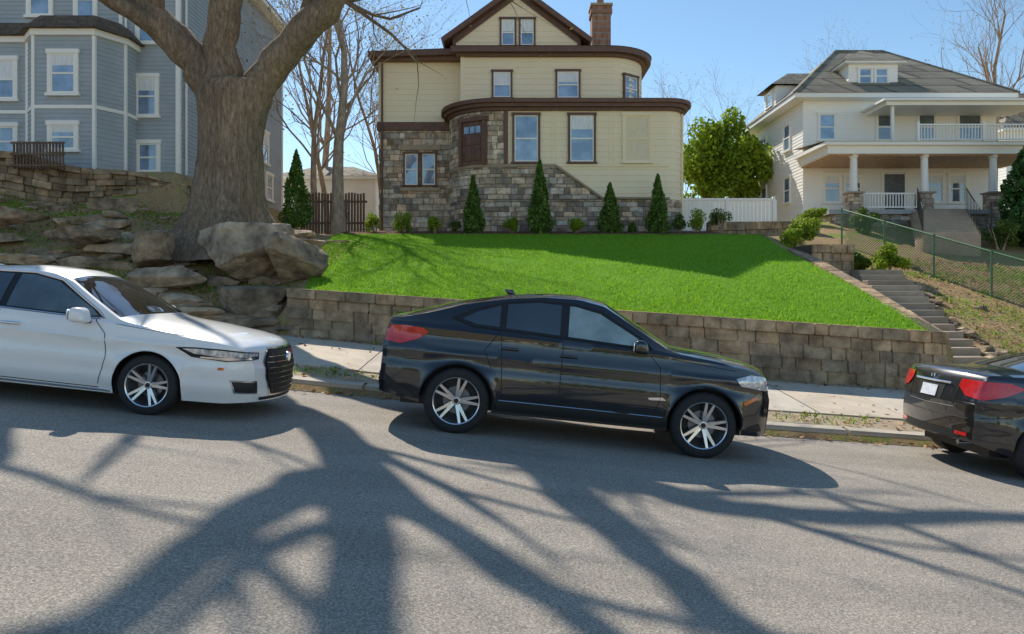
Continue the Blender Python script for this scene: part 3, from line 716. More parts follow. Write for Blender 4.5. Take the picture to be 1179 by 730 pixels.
# ------------------------------------------------------------------ blue house
def blue():
    e=empty('blue_siding_house'); w=MB();t=MB();win=MB();rf=MB(); sg=random.Random(5)
    x0,x1,y0,y1=-27,-11.75,26,37.6
    blk=[(x0,y0),(x1,y0),(x1,y1),(x0,y1)]
    w.prism(blk,5.9,15,BLUE,row=.15,lap=.02); w.prism(blk,5.0,5.9,MORT,off=.03)
    rf.prism(blk,15.0,15.2,TRIM,off=.5); rf.prism(blk,15.2,19,DKSH,off=.55,topoff=-5.2)
    def cb(x,y,z0,z1,s=.07): t.box(x-s,x+s,y-s,y+s,z0,z1,TRIM)
    cb(x1,y0,5.7,15);cb(x1,y1,5.7,15); cb(-13.75,y0-.02,5.7,15,.06)
    bay=[(-19.6,26),(-19.6,25.0),(-16.4,25.0),(-15.75,24.3),(-13.75,24.3),(-13.2,25.2),(-13.2,26)]
    w.prism(bay,5.9,10.25,BLUE,row=.15,lap=.02); w.prism(bay,5.0,5.9,MORT,off=.03)
    t.prism(bay,10.25,10.45,TRIM,off=.12); rf.prism(bay,10.45,11.0,DKSH,off=.3,topoff=-.5)
    for p in bay[2:6]: cb(p[0],p[1],5.7,10.25,.05)
    t.prism(bay,7.85,7.97,TRIM,off=.045)
    for z in(9.0,6.9): window(win,-14.75,24.28,z,.78,1.3 if z>8 else .8,0,TRIM,.12,blind=(CURT,.3))
    for x in(-17.2,-18.6): 
        window(win,x,24.98,9.0,.75,1.3,0,TRIM,.12,blind=(CURT,.5)); window(win,x,24.98,6.9,.75,1.0,0,TRIM,.12)
    window(win,-15.0,25.98,12.1,.6,1.3,0,TRIM,.12); window(win,-16.6,25.98,12.2,.7,1.3,0,TRIM,.12); window(win,-18.6,25.98,12.2,.7,1.3,0,TRIM,.12)
    window(win,-12.85,25.98,8.7,.66,1.35,0,TRIM,.11,blind=(CURT,.35)); window(win,-12.8,25.98,6.55,.66,.98,0,TRIM,.11); window(win,-12.8,25.98,11.25,.66,1.3,0,TRIM,.11)
    for y,z,h in((28.6,8.7,1.4),(31.8,8.7,1.4),(35,8.7,1.4),(29.5,11.5,1.3),(34,11.5,1.3)): window(win,x1+.02,y,z,.75,h,math.pi/2,TRIM,.11,blind=(CURT,.4))
    for y in(31.5,32.6): window(win,x1+.02,y,6.8,.8,1.2,math.pi/2,TRIM,.11)
    window(win,x1+.02,35.6,6.9,.8,1.2,math.pi/2,TRIM,.11)
    window(win,-13.5,25.2,6.9,.5,.9,math.radians(58),TRIM,.08)
    t.tube([(-13.55,25.9,15),(-13.55,25.9,6)],.045,TRIM,6); t.tube([(x1+.1,y0+.4,15),(x1+.1,y0+.4,6)],.045,TRIM,6)
    w.obj('walls',e);t.obj('trim',e);win.obj('windows',e);rf.obj('roof',e)
blue()
mb=MB()
for i in range(16): mb.box(-15.3+i*.1,-15.25+i*.1,22.62,22.66,5.6,6.35,WOODD)
for z in(5.65,6.0,6.35): mb.box(-15.35,-13.7,22.58,22.62,z,z+.06,WOODD)
mb.obj('wooden_railing')
# ------------------------------------------------------------------ white house
def white():
    e=empty('white_siding_house'); w=MB();t=MB();win=MB();rf=MB(); sg=random.Random(6)
    x0,x1,y0,y1=14.2,23.6,36,44.5; zb=5.2
    blk=[(x0,y0),(x1,y0),(x1,y1),(x0,y1)]
    w.prism(blk,zb,11.2,WHITE,row=.16,lap=.02); w.prism(blk,4.4,zb+.2,MORT,off=.03)
    rf.prism(blk,11.2,11.42,TRIM,off=.65)
    o=.7; zr=15.0; a=[(x0-o,y0-o,11.42),(x1+o,y0-o,11.42),(x1+o,y1+o,11.42),(x0-o,y1+o,11.42),(17.6,40.2,zr),(20.2,40.2,zr)]
    rf.add(a,[(0,1,5,4),(1,2,5),(2,3,4,5),(3,0,4)],SHING)
    rf.tube([a[0],a[4]],.06,SHING);rf.tube([a[1],a[5]],.06,SHING);rf.tube([a[4],a[5]],.07,SHING)
    dx0,dx1,dy=16.6,19.0,36.4; w.prism([(dx0,dy),(dx1,dy),(dx1,39.5),(dx0,39.5)],11.8,13.1,WHITE,row=.16)
    rf.prism([(dx0,dy),(dx1,dy),(dx1,39.5),(dx0,39.5)],13.1,13.2,TRIM,off=.3)
    b=[(dx0-.35,dy-.35,13.2),(dx1+.35,dy-.35,13.2),(dx1+.35,40,13.2),(dx0-.35,40,13.2),(17.8,37.8,14.25),(17.8,40,14.25)]
    rf.add(b,[(0,1,4),(1,2,5,4),(3,0,4,5)],SHING)
    for x in(17.4,18.2): window(win,x,dy-.02,12.5,.6,.75,0,TRIM,.07)
    w.prism([(13.95,39),(16,39),(16,40.8),(13.95,40.8)],11.6,12.8,WHITE,row=.16)
    c=[(13.6,38.7,12.8),(16.3,38.7,12.8),(16.3,41.1,12.8),(13.6,41.1,12.8),(14.9,39.9,13.7),(16.6,39.9,13.7)]
    rf.add(c,[(0,1,5,4),(2,3,4,5),(3,0,4)],SHING); window(win,13.93,39.9,12.2,.8,.7,-math.pi/2,TRIM,.07)
    DKG=mk_glass('dark_window_glass',(.03,.05,.07),(.10,.14,.18))
    window(win,15.35,35.98,9.9,.75,1.25,0,TRIM,.09); window(win,18.2,35.98,9.9,.8,1.3,0,TRIM,.09,glass=DKG); window(win,20.2,35.98,9.9,.8,1.3,0,TRIM,.09,glass=DKG)
    window(win,22.3,35.98,9.9,1.1,1.3,0,TRIM,.09,glass=DKG)
    for y in(38,41.5): window(win,x0-.02,y,9.8,.75,1.3,-math.pi/2,TRIM,.09); window(win,x0-.02,y,7.1,.75,1.3,-math.pi/2,TRIM,.09)
    for x in(15.6,16.6,20.6,21.7): window(win,x,35.98,6.9,.75,1.35,0,TRIM,.09,glass=DKG,blind=(CURT,.3))
    DG=simple('storm_door',(.12,.13,.14),.3); t.box(18.1,19.1,35.9,36,5.6,7.6,DG); t.box(17.98,18.1,35.88,36,5.6,7.7,TRIM);t.box(19.1,19.22,35.88,36,5.6,7.7,TRIM);t.box(17.98,19.22,35.88,36,7.7,7.82,TRIM)
    PF=simple('porch_floor',(.4,.4,.4)); CEIL=simple('porch_ceiling',(.55,.34,.19))
    t.box(14.0,23.9,32.6,36,5.3,5.5,PF); w.box(14.15,23.8,32.75,35.9,3.4,5.3,MORT); w.stones([(14.15,35.9),(14.15,32.75),(23.8,32.75)],4.2,5.28,HSTONE,.2,.4,sg)
    t.box(13.9,24.0,32.5,36,7.95,8.3,TRIM); t.box(14.1,23.8,32.7,36,7.9,7.95,CEIL); t.box(13.7,24.2,32.3,36,8.3,8.45,TRIM)
    rf.add([(13.65,32.25,8.45),(24.25,32.25,8.45),(24.25,36,8.8),(13.65,36,8.8)],[(0,1,2,3)],SHING)
    for x in(15.2,18.35,21.4,23.5):
        t.lathe([(.2,0),(.2,.1),(.17,.12),(.15,1.5),(.14,1.55),(.19,1.6),(.19,1.7)],TRIM,16,'z',(x,32.85,6.25))
        w.box(x-.28,x+.28,32.57,33.13,4.6,6.22,MORT); w.stones([(x-.28,33.1),(x-.28,32.57),(x+.28,32.57)],4.7,6.2,HSTONE,.18,.3,sg); t.box(x-.35,x+.35,32.48,33.2,6.22,6.29,STEP)
    for a,b in((15.5,18.05),(21.7,23.2)):
        t.box(a,b,32.8,32.86,6.2,6.27,TRIM); t.box(a,b,32.8,32.86,5.6,5.66,TRIM); x=a
        while x<b: t.box(x,x+.035,32.81,32.85,5.66,6.2,TRIM); x+=.13
    t.box(18.0,23.9,32.7,32.76,9.25,9.31,TRIM); t.box(18.0,23.9,32.7,32.76,8.6,8.65,TRIM); x=18.0
    while x<23.9: t.box(x,x+.03,32.71,32.75,8.65,9.25,TRIM); x+=.14
    for x in(18.0,20.9,23.85): t.box(x-.05,x+.05,32.66,32.78,8.45,9.4,TRIM)
    t.box(17.2,24.3,33.9,36,10.45,10.62,TRIM); t.box(17.0,24.5,33.7,36,10.62,10.72,TRIM)
    for x in(17.6,24.0): t.box(x-.06,x+.06,34.1,34.22,8.7,10.45,TRIM)
    w.obj('walls',e);t.obj('trim',e);win.obj('windows',e);rf.obj('roof',e)
white()
def plainhouse(name,x0,x1,y0,y1,zb,ze,zr,mat,rm,wins):
    e=empty(name); w=MB(); w.prism([(x0,y0),(x1,y0),(x1,y1),(x0,y1)],zb,ze,mat,row=.2); w.obj('walls',e)
    rf=MB(); o=.4; a=[(x0-o,y0-o,ze),(x1+o,y0-o,ze),(x1+o,y1+o,ze),(x0-o,y1+o,ze),((x0*.7+x1*.3),(y0+y1)/2,zr),((x0*.3+x1*.7),(y0+y1)/2,zr)]
    rf.prism([(x0,y0),(x1,y0),(x1,y1),(x0,y1)],ze-.18,ze-.002,TRIM,off=.38); rf.add(a,[(0,1,5,4),(1,2,5),(2,3,4,5),(3,0,4)],rm); rf.obj('roof',e)
    wn=MB()
    for (x,z) in wins: window(wn,x,y0-.02,z,.8,1.3,0,TRIM,.1)
    for z in(ze-1.6,ze-4.3): window(wn,x0-.02,(y0+y1)/2,z,.8,1.3,-math.pi/2,TRIM,.1)
    wn.obj('windows',e)
plainhouse('gray_house',33.5,43,50,58,4.8,13,16.5,WHITE,SHING,[(35,11),(37.5,11),(35,8),(37.5,8)])
plainhouse('white_garage',-13,-7.6,41,45,4.4,8.3,9.2,WHITE,SHING,[(-11,6.4),(-9.4,6.4)])
mb=MB()
x=7.55
while x<11.7:
    mb.bbox(x,x+.165,33.0,33.03,4.2,5.98,TRIM,.006,1,False); x+=.172
for z in(4.6,5.95): mb.box(7.5,11.75,32.96,33.07,z,z+.1,TRIM)
for x in(7.5,9.6,11.7): mb.bbox(x-.06,x+.06,32.94,33.08,4.0,6.12,TRIM,.01)
mb.obj('white_fence')
mb=MB(); x=-8.9
while x<-6.2: 
    mb.box(x,x+.09,31,31.03,4.3,6.0+.03*math.sin(x*9),WOODD); x+=.125
for z in(4.7,5.6): mb.box(-8.9,-6.1,31.03,31.08,z,z+.09,WOODD)
mb.obj('wooden_fence')
blockwall('stone_edging',(8.1,30.6),(12.6,30.2),lambda x,y:H(x,y)-.1,lambda u:4.75,3,.5,.3,seed=14)
def chain():
    e=empty('chain_link_fence'); G=simple('green_wire',(.12,.22,.12),.5,.2,var=.05)
    A=Vector((12.6,28.2));B=Vector((15.9,18.6)); L=(B-A).length; hh=1.35; mb=MB()
    def pt(u,v):
        p=A+(B-A)*(u/L); zb=H(p.x,p.y)+.03; return Vector((p.x,p.y,zb+v))
    u=-hh
    while u<L:
        for s in(0,1):
            pts=[]
            for j in range(0,5):
                v=hh*j/4; uu=u+v if s==0 else u+hh-v
                if 0<=uu<=L: pts.append(pt(uu,v))
            if len(pts)>1: mb.tube(pts,.0075,G,3,False)
        u+=.09
    mb.obj('wire_mesh',e); mb=MB(); u=0
    while u<=L+.01: mb.tube([pt(u,-.1),pt(u,hh+.05)],.035,G,8); u+=L/5
    mb.tube([pt(L*i/20,hh) for i in range(21)],.028,G,8); mb.obj('posts_and_rail',e)
chain()
# ------------------------------------------------------------------ cars
TIRE=simple('tire_rubber',(.022,.022,.022),.75,var=.1,scale=20); RIM=simple('alloy_rim',(.72,.72,.74),.22,.9,var=.02)
DARK=simple('dark_plastic',(.014,.014,.015),.5,var=.05); CHR=simple('chrome',(.75,.75,.77),.12,1,var=0); DISC=simple('brake_disc',(.2,.2,.21),.4,.8,var=.1)
CGL=mk_glass('car_glass',(.012,.016,.02),(.03,.038,.045),.02,.8,1.2,False); CGL2=mk_glass('car_glass_painted_reflection',(.20,.26,.25),(.42,.52,.48),.03,.8,2.2,False)  # second, paler glass has a greenish reflection painted into its base colour
REDL=simple('tail_lens',(.7,.015,.015),.15,0,1,var=.1,scale=12); HDL=simple('head_lens',(.65,.68,.72),.08,.3,1,var=.3,scale=25); ORG=simple('amber_reflector',(.8,.16,.02),.2,0,1,var=0)
PLATE=simple('number_plate',(.75,.77,.82),.4,var=.1,scale=30)
def paint(name,c,metal=.0,rough=.3):
    m,nt,b=nm(name); t=objc(nt); nt.links.new(ramp(nt,noi(nt,t,400,2,.5),[(.3,[x*.9 for x in c]),(.7,[x*1.1 for x in c])]),b.inputs['Base Color'])
    b.inputs['Metallic'].default_value=metal;b.inputs['Roughness'].default_value=rough;b.inputs['Coat Weight'].default_value=1;b.inputs['Coat Roughness'].default_value=.015
    b.inputs['Coat IOR'].default_value=1.65
    return m
BLK=paint('black_paint',(.008,.009,.013),.2,.25); WHT=paint('white_paint',(.95,.92,.88),0,.35); BLK2=paint('dark_metallic_paint',(.02,.018,.018),.4,.3)
def gsm(xv,xc,zc,sig):
    g=np.linspace(xc[0],xc[-1],600); z=np.interp(g,xc,zc); dx=g[1]-g[0]; k=int(3*sig/dx)+1
    w=np.exp(-.5*(np.arange(-k,k+1)*dx/sig)**2); w/=w.sum(); zz=np.convolve(np.pad(z,k,mode='edge'),w,'valid'); return np.interp(xv,g,zz)
def wheel(mb,x,y,rw,side,spokes,wd=.24,rr=None,da_=.17,t_=(.022,.014)):
    s=side; rr=rr or rw*.72
    mb.M=Matrix.Translation((x,y,rw))@(Matrix.Rotation(math.pi,4,'Z') if s>0 else Matrix.Identity(4))
    h=wd/2
    mb.lathe([(rr,-h+.02),(rr+.012,-h+.004),(rw*.86,-h),(rw*.955,-h+.018),(rw,-h+.05),(rw,h-.05),(rw*.95,h-.01),(rr,h)],TIRE,56)
    mb.lathe([(rr+.004,-h+.018),(rr-.004,-h+.006),(rr-.016,-h+.012),(rr-.022,-h+.05),(rr-.04,h)],RIM,56)
    mb.lathe([(0.001,.03),(rr*.72,.03),(rr*.72,.04),(rr,.05)],DARK,40)
    mb.lathe([(.001,.0),(rr*.58,.0),(rr*.58,.02)],DISC,40)
    for i in range(spokes):
        a=2*math.pi*i/spokes+.1
        for da in((-da_,da_) if da_ else (0,)):
            a2=a+da; c,sn=math.cos(a2),math.sin(a2); c1,s1=math.cos(a+da*.8),math.sin(a+da*.8)
            t0,t1=t_
            p0=Vector((c1*rr*.12,0,s1*rr*.12)); p1=Vector((c*(rr-.01),0,sn*(rr-.01))); d=(p1-p0).normalized(); q=Vector((-d.z,0,d.x))
            vs=[p0-q*t0+Vector((0,-h+.05,0)),p0+q*t0+Vector((0,-h+.05,0)),p1+q*t1+Vector((0,-h+.015,0)),p1-q*t1+Vector((0,-h+.015,0)),
                p0-q*t0*1.3+Vector((0,-h+.1,0)),p0+q*t0*1.3+Vector((0,-h+.1,0)),p1+q*t1*1.3+Vector((0,-h+.06,0)),p1-q*t1*1.3+Vector((0,-h+.06,0))]
            mb.add(vs,[(0,3,2,1),(0,1,5,4),(1,2,6,5),(2,3,7,6),(3,0,4,7)],RIM)
    mb.lathe([(.001,-h+.035),(rr*.15,-h+.038),(rr*.2,-h+.055),(rr*.22,-h+.1)],RIM,24); mb.lathe([(.001,-h+.03),(rr*.1,-h+.032),(rr*.11,-h+.045)],DARK,20)
    mb.M=None
class Car:
    def __init__(c,name,D):
        c.D=D; c.e=empty(name); c.build()
    def build(c):
        D=c.D; xa,xb=D['top'][0][0],D['top'][-1][0]; rw=D['rw'];RA=D['ra']
        xs=set(np.round(np.arange(xa,xb,.055),4))
        for k in range(18): xs.add(round(xb-.16*(k/17)**1.6,4)); xs.add(round(xa+.16*(k/17)**1.6,4))
        for xw in D['wheels']:
            for k in range(25): xs.add(round(xw+RA*math.cos(math.pi*k/24),4))
            xs.add(round(xw-RA-.002,4)); xs.add(round(xw+RA+.002,4))
        for g in D['ws']+D['rg']: xs.add(g)
        xs=np.array(sorted(x for x in xs if xa<=x<=xb))
        top=gsm(xs,*zip(*D['top']),D.get('sig',.035)); belt=gsm(xs,*zip(*D['belt']),.1)
        pw=gsm(xs,*zip(*D['plan']),.03); bot=np.interp(xs,*zip(*D['bot'])); rwd=gsm(xs,*zip(*D['roofw']),.15)
        crn=np.interp(xs,*zip(*D['crown'])); bow=np.interp(xs,*zip(*D['bow']))
        zroof=max(z for _,z in D['top'])
        F=[1,.985,.955,.91,.8,.62,.42,.2,0]; F=F+[-f for f in F[:-1]][::-1]
        NL,NG=18,7
        rows=[]; 
        for i,x in enumerate(xs):
            w=pw[i];zt=top[i];zb=bot[i]
            for xw in D['wheels']:
                if abs(x-xw)<RA+1e-6: zb=max(zb,rw+math.sqrt(max(0,RA*RA-(x-xw)**2)))
            ze=zt-crn[i]; zbl=min(belt[i],ze-.012)
            cl=D.get('crease',.82); lo=D.get('lo',.48)
            def side(z):
                y=w-.07*max(0,min(1,(lo-z)/.26))**2-.055*max(0,min(1,(z-.72)/.4))**1.6
                y+=.014*math.exp(-((z-cl)/.03)**2)-.014*math.exp(-((z-(cl-.12))/.06)**2)-.014*math.exp(-((z-.46)/.05)**2)
                for xw in D['wheels']:
                    dd=math.hypot(x-xw,z-rw)-RA
                    if dd<.14 : y+=.022*(1-max(0,dd)/.14)**2
                return y
            h=[]
            for k in range(NL):
                t=k/(NL-1); z=zb+(zbl-zb)*t; h.append((side(z),z))
            yb=h[-1][0]
            for k in range(1,NG+1):
                t=k/NG; z=zbl+(ze-zbl)*t; f=(z-zbl)/max(.05,(zroof-.06-zbl)); f=min(1,max(0,f))
                sh=.028*min(1,(z-zbl)/.03) if ze-zbl>.03 else 0
                tgt=rwd[i]; cv=f**1.25
                y=(yb-sh)+(min(tgt,yb)-(yb-sh))*cv if ze-zbl>.03 else yb-.004*k
                h.append((y,z))
            ye=h[-1][0]; ring=[]
            for (y,z) in h: ring.append((x,-y,z))
            for f in F[1:-1]: 
                ring.append((x+bow[i]*(1-f*f),-ye*f,ze+(zt-ze)*(1-abs(f)**D.get('pw',3.2))))
            for (y,z) in h[::-1]: ring.append((x,y,z))
            rows.append(ring)
        n=len(rows[0]); NH=NL+NG; vs=[v for q in rows for v in q]; fb=[];fg=[]
        for i in range(len(rows)-1):
            xm=(xs[i]+xs[i+1])/2
            for k in range(n-1):
                q=(i*n+k,(i+1)*n+k,(i+1)*n+k+1,i*n+k+1)
                istop=NH-1+2<=k<=n-NH-3
                g=istop and (D['ws'][0]<xm<D['ws'][1] or D['rg'][0]<xm<D['rg'][1])
                (fg if g else fb).append(q)
        b0=MB(); b0.add(vs,fb,D['paint'],None,True)
        b0.f.extend([list(q) for q in fg]); b0.mats.append(CGL); b0.m+= [1]*len(fg); b0.sm+=[True]*len(fg); b0.uv+=[None]*len(fg); b0.col+=[(1,1,1)]*len(fg)
        for i,sg in((0,-1),(len(rows)-1,1)):
            ring=rows[i]; cv=[];m=len(F)
            for j in range(NH):
                y=-ring[j][1]; z=ring[j][2]
                for f in F: cv.append((ring[j][0]+bow[i]*(1-f*f),-y*f,z))
            cf=[(j*m+a,j*m+a+1,(j+1)*m+a+1,(j+1)*m+a) if sg<0 else (j*m+a,(j+1)*m+a,(j+1)*m+a+1,j*m+a+1) for j in range(NH-1) for a in range(m-1)]
            b0.add(cv,cf,D['paint'],None,True)
        c.bodyobj=b0.obj('body',c.e,sharp=32)
        me=c.bodyobj.data; bm=bmesh.new(); bm.from_mesh(me); bmesh.ops.remove_doubles(bm,verts=bm.verts,dist=.0008); bm.to_mesh(me)
        bmesh.ops.triangulate(bm,faces=bm.faces); c.bvh=BVHTree.FromBMesh(bm); bm.free(); me.set_sharp_from_angle(angle=math.radians(32))
        wmx=max(z for _,z in D['plan']); ib=MB(); ub=D.get('ub',.2)
        x0,x1=D['wheels'][0]-RA-.1,D['wheels'][1]+RA+.1
        ib.box(xa+.25,xb-.3,-wmx+.27,wmx-.27,ub,.88,DARK)
        ib.box(D['wheels'][0]+RA-.02,D['wheels'][1]-RA+.02,-wmx+.09,wmx-.09,ub,.5,DARK)
        ib.box(xa+.12,x0+.1,-wmx+.2,wmx-.2,ub+.12,.5,DARK); ib.box(x1-.1,xb-.14,-wmx+.28,wmx-.28,ub+.06,.5,DARK)
        for xw in D['wheels']:
            for s in(-1,1):
                vs=[]
                for k in range(17):
                    a=math.pi*k/16
                    for y in(wmx-.035,wmx-.3): vs.append((xw+RA*math.cos(a),s*y,rw+RA*math.sin(a)))
                ib.add(vs,[(2*k,2*k+1,2*k+3,2*k+2) for k in range(16)],DARK,None,True)
        ib.obj('underbody',c.e)
        wb=MB()
        for xw in D['wheels']:
            for s in(-1,1): wheel(wb,xw,s*(wmx-.125),rw,s,D.get('spokes',5),da_=D.get('da',.17),t_=D.get('tt',(.022,.014)))
        wb.obj('wheels',c.e); c.t=MB()
    def proj(c,p,d,off):
        d=Vector(d).normalized(); p=Vector(p); h=c.bvh.ray_cast(p-d*4,d)
        if h[0] is None or (h[0]-p).length>1.6: h=c.bvh.find_nearest(p)
        return h[0]-d*off
    def decal(c,poly,d,mat,off=.004,step=.05):
        d=Vector(d).normalized(); bm=bmesh.new(); V=[bm.verts.new(p) for p in poly]; bm.faces.new(V)
        u=d.cross(Vector((0,0,1))).normalized(); v=u.cross(d)
        for ax in(u,v):
            vals=[Vector(p).dot(ax) for p in poly]; a=min(vals)+step
            while a<max(vals):
                bmesh.ops.bisect_plane(bm,geom=bm.verts[:]+bm.edges[:]+bm.faces[:],plane_co=ax*a,plane_no=ax,dist=1e-5); a+=step
        for w in bm.verts: w.co=c.proj(w.co,d,off)
        bmesh.ops.recalc_face_normals(bm,faces=bm.faces)
        bm.normal_update()
        if sum((f.normal.dot(d) for f in bm.faces))>0: bmesh.ops.reverse_faces(bm,faces=bm.faces)
        c.t.bm(bm,mat,True)
    def side(c,poly,mat,off=.004,step=.05,both=True):
        for s in((-1,1) if both else (-1,)): c.decal([(x,s*1.2,z) for x,z in poly],(0,-s,0),mat,off,step)
    def line(c,pts,rad,mat,off=0,both=True,d=None,step=.04):
        for s in((-1,1) if both else (-1,)):
            out=[]
            for i in range(len(pts)-1):
                a,b=Vector(pts[i]),Vector(pts[i+1]); m=max(1,int((b-a).length/step))
                for j in range(m+(1 if i==len(pts)-2 else 0)):
                    p=a+(b-a)*j/m
                    if d is None: out.append(c.proj((p.x,s*1.2,p.y),(0,-s,0),off))
                    else: out.append(c.proj((p.x,p.y*s,p.z),d,off))
            c.t.tube(out,rad,mat,5)
    def done(c,loc,rot,sc=1):
        c.t.obj('details',c.e,sharp=40); c.e.location=loc; c.e.rotation_euler=rot; c.e.scale=(sc,)*3
def clipx(poly,a,b):
    def cl(P,f,x):
        out=[]
        for i in range(len(P)):
            p,q=P[i-1],P[i]; ip,iq=f(p[0]),f(q[0])
            if ip!=iq: t=(x-p[0])/(q[0]-p[0]); out.append((x,p[1]+(q[1]-p[1])*t))
            if iq: out.append(q)
        return out
    return cl(cl(poly,lambda v:v>=a,a),lambda v:v<=b,b)
def arcpts(xw,rw,R_,a0=0,a1=180,n=24): return [(xw+R_*math.cos(math.radians(a0+(a1-a0)*i/n)),rw+R_*math.sin(math.radians(a0+(a1-a0)*i/n))) for i in range(n+1)]
def handle(t,x,y,z,mat,s=-1,L=.2):
    t.bbox(x-L/2,x+L/2,min(y,y+s*.045),max(y,y+s*.045),z-.016,z+.016,mat,.013,3)
def mirror(t,x,y,z,mat,s=-1):
    t.bbox(x-.09,x+.10,min(y+s*.06,y+s*.27),max(y+s*.06,y+s*.27),z-.075,z+.085,mat,.05,4,taper=lambda v:(v.x-(.05 if v.z>z else 0)*(1 if v.x>x else -.2),v.y,v.z))
    t.bbox(x-.03,x+.05,min(y-s*.03,y+s*.1),max(y-s*.03,y+s*.1),z-.085,z-.05,DARK,.012)
    t.bbox(x-.10,x-.088,min(y+s*.08,y+s*.25),max(y+s*.08,y+s*.25),z-.05,z+.06,CHR,.004)
# ---- SUV coupe
D=dict(paint=BLK,rw=.395,ra=.442,wheels=(-1.475,1.475),sig=.026,spokes=5,crease=.95,lo=.52,ub=.28,
 top=[(-2.42,.86),(-2.415,1.04),(-2.40,1.16),(-2.385,1.25),(-2.36,1.32),(-2.2,1.35),(-1.9,1.455),(-1.5,1.59),(-1.0,1.71),(-.5,1.78),(-.1,1.79),(.2,1.735),(.98,1.285),(1.12,1.255),(1.6,1.22),(1.95,1.165),(2.14,1.115),(2.22,1.04),(2.26,.90),(2.29,.70)],
 belt=[(-2.42,1.23),(-1,1.21),(.8,1.175),(2.3,1.08)],plan=[(-2.42,.86),(-2.36,.925),(-2.2,.97),(-1.9,.995),(0,.975),(1.7,.995),(1.95,.975),(2.14,.92),(2.23,.84),(2.29,.76)],
 bot=[(-2.42,.42),(-2.2,.38),(-1.9,.34),(-1.0,.32),(1.0,.32),(1.9,.32),(2.15,.31),(2.29,.33)],roofw=[(-2.4,.76),(-1.5,.66),(-.4,.67),(.4,.68),(1.2,.75),(2.4,.8)],
 crown=[(-2.42,0),(-2.3,.02),(-1.9,.05),(0,.06),(1,.045),(1.8,.07),(2.15,.05),(2.29,0)],bow=[(-2.42,-.08),(-1.8,-.06),(-1,0),(.15,.05),(1,.12),(2,.12),(2.29,.10)],ws=(.2,.96),rg=(-2.15,-1.15))
c=Car('parked_suv',D); t=c.t
def U(P): return [(x,z+.055+(z-1.2)*.06) for x,z in P]
DLO=U([(-1.62,1.305),(-1.36,1.235),(.62,1.165),(.80,1.175),(.70,1.26),(.18,1.535),(-.15,1.59),(-.6,1.595),(-1.0,1.54),(-1.35,1.435)])
c.side(DLO,DARK,.004)
ins=U([(-1.50,1.31),(-1.33,1.265),(.60,1.19),(.72,1.20),(.64,1.265),(.15,1.51),(-.15,1.565),(-.6,1.57),(-1.0,1.515),(-1.32,1.41)])
c.side(clipx(ins,-.22,.8),CGL2,.009); c.side(clipx(ins,-.97,-.32),CGL,.009); c.side(clipx(ins,-1.55,-1.05),CGL,.009)
c.line(DLO+[DLO[0]],.008,DARK,.002)
for xw in(-1.475,1.475): c.line(arcpts(xw,.395,.460,4,176),.018,D['paint'],.0)
c.line([(-1.0,.44),(-.94,.44),(-1.02,1.29)],.0055,DARK); c.line([(-.27,.42),(-.27,1.22)],.0055,DARK)
c.line([(.86,.44),(.93,.66),(.90,1.02),(.72,1.22)],.0055,DARK); c.line([(-.94,.43),(.86,.42)],.0055,DARK)
c.line([(-1.02,1.29),(-1.2,1.02),(-1.1,.82)],.0055,DARK)
c.side([(-1.0,.325),(1.0,.325),(1.0,.43),(-1.0,.44)],DARK,.010)
c.line([(-.98,.45),(.98,.44)],.007,CHR,.004)
c.line([(1.0,1.14),(1.8,1.07)],.004,DARK)
for x,z in((-.19,1.05),(-.9,1.07)):
    for s in(-1,1):
        y=abs(c.proj((x,s*1.2,z),(0,-s,0),0).y); handle(t,x,s*y,z,D['paint'],s,.22)
for s in(-1,1): mirror(t,.62,s*.94,1.25,D['paint'],s)
c.side([(-2.385,1.21),(-2.40,1.03),(-2.2,1.01),(-2.0,1.08),(-1.88,1.17),(-1.94,1.215),(-2.15,1.23)],REDL,.012)
t.tube([c.proj((-2.37,y,1.30),(0,0,-1),-.0)+Vector((-.02,0,.012)) for y in np.linspace(-.62,.62,14)],.014,D['paint'],6)
for s in(-1,1): 
    c.decal([(-2.6,s*.82,1.19),(-2.6,s*.4,1.17),(-2.6,s*.4,1.07),(-2.6,s*.82,1.02)],(1,0,0),REDL,.012)
    hl=[(2.30,s*.55,1.0),(2.30,s*.52,.90),(2.2,s*.85,.86),(1.93,s*1.05,.90),(1.86,s*1.05,.98),(2.02,s*.98,1.04)]
    c.decal(hl,(-.6,-.8*s,0),HDL,.008); c.decal([(2.12,s*1.1,.80),(1.94,s*1.1,.71),(1.96,s*1.1,.675),(2.16,s*1.1,.77)],(-.25,-s,0),ORG,.008)
    c.decal([(2.5,s*.40,.94),(2.5,s*.06,.94),(2.5,s*.06,.64),(2.5,s*.34,.64)],(-1,0,0),CHR,.006); c.decal([(2.5,s*.37,.92),(2.5,s*.09,.92),(2.5,s*.09,.66),(2.5,s*.32,.66)],(-1,0,0),DARK,.012)
    c.decal([(2.3,s*.70,.56),(2.3,s*.45,.56),(2.3,s*.45,.42),(2.3,s*.66,.42)],(-1,0,0),DARK,.008)
c.decal([(2.5,-.38,.54),(2.5,.38,.54),(2.5,.36,.40),(2.5,-.36,.40)],(-1,0,0),DARK,.008)
c.decal([(-2.6,-.72,.62),(-2.6,.72,.62),(-2.6,.7,.46),(-2.6,-.7,.46)],(1,0,0),DARK,.01)
c.side([(-2.36,.64),(-2.33,.46),(-2.0,.38),(-1.98,.42),(-2.2,.54)],DARK,.006)
c.side([(2.2,.38),(2.0,.35),(1.98,.41),(2.15,.47)],DARK,.006)
c.side([(.95,.68),(1.0,.645),(.8,.635),(.78,.66)],CHR,.004) 
t.bbox(-1.0,-.88,-.02,.02,1.715,1.78,D['paint'],.012,2,taper=lambda v:(v.x-(.05 if v.z>1.74 else 0),v.y,v.z))
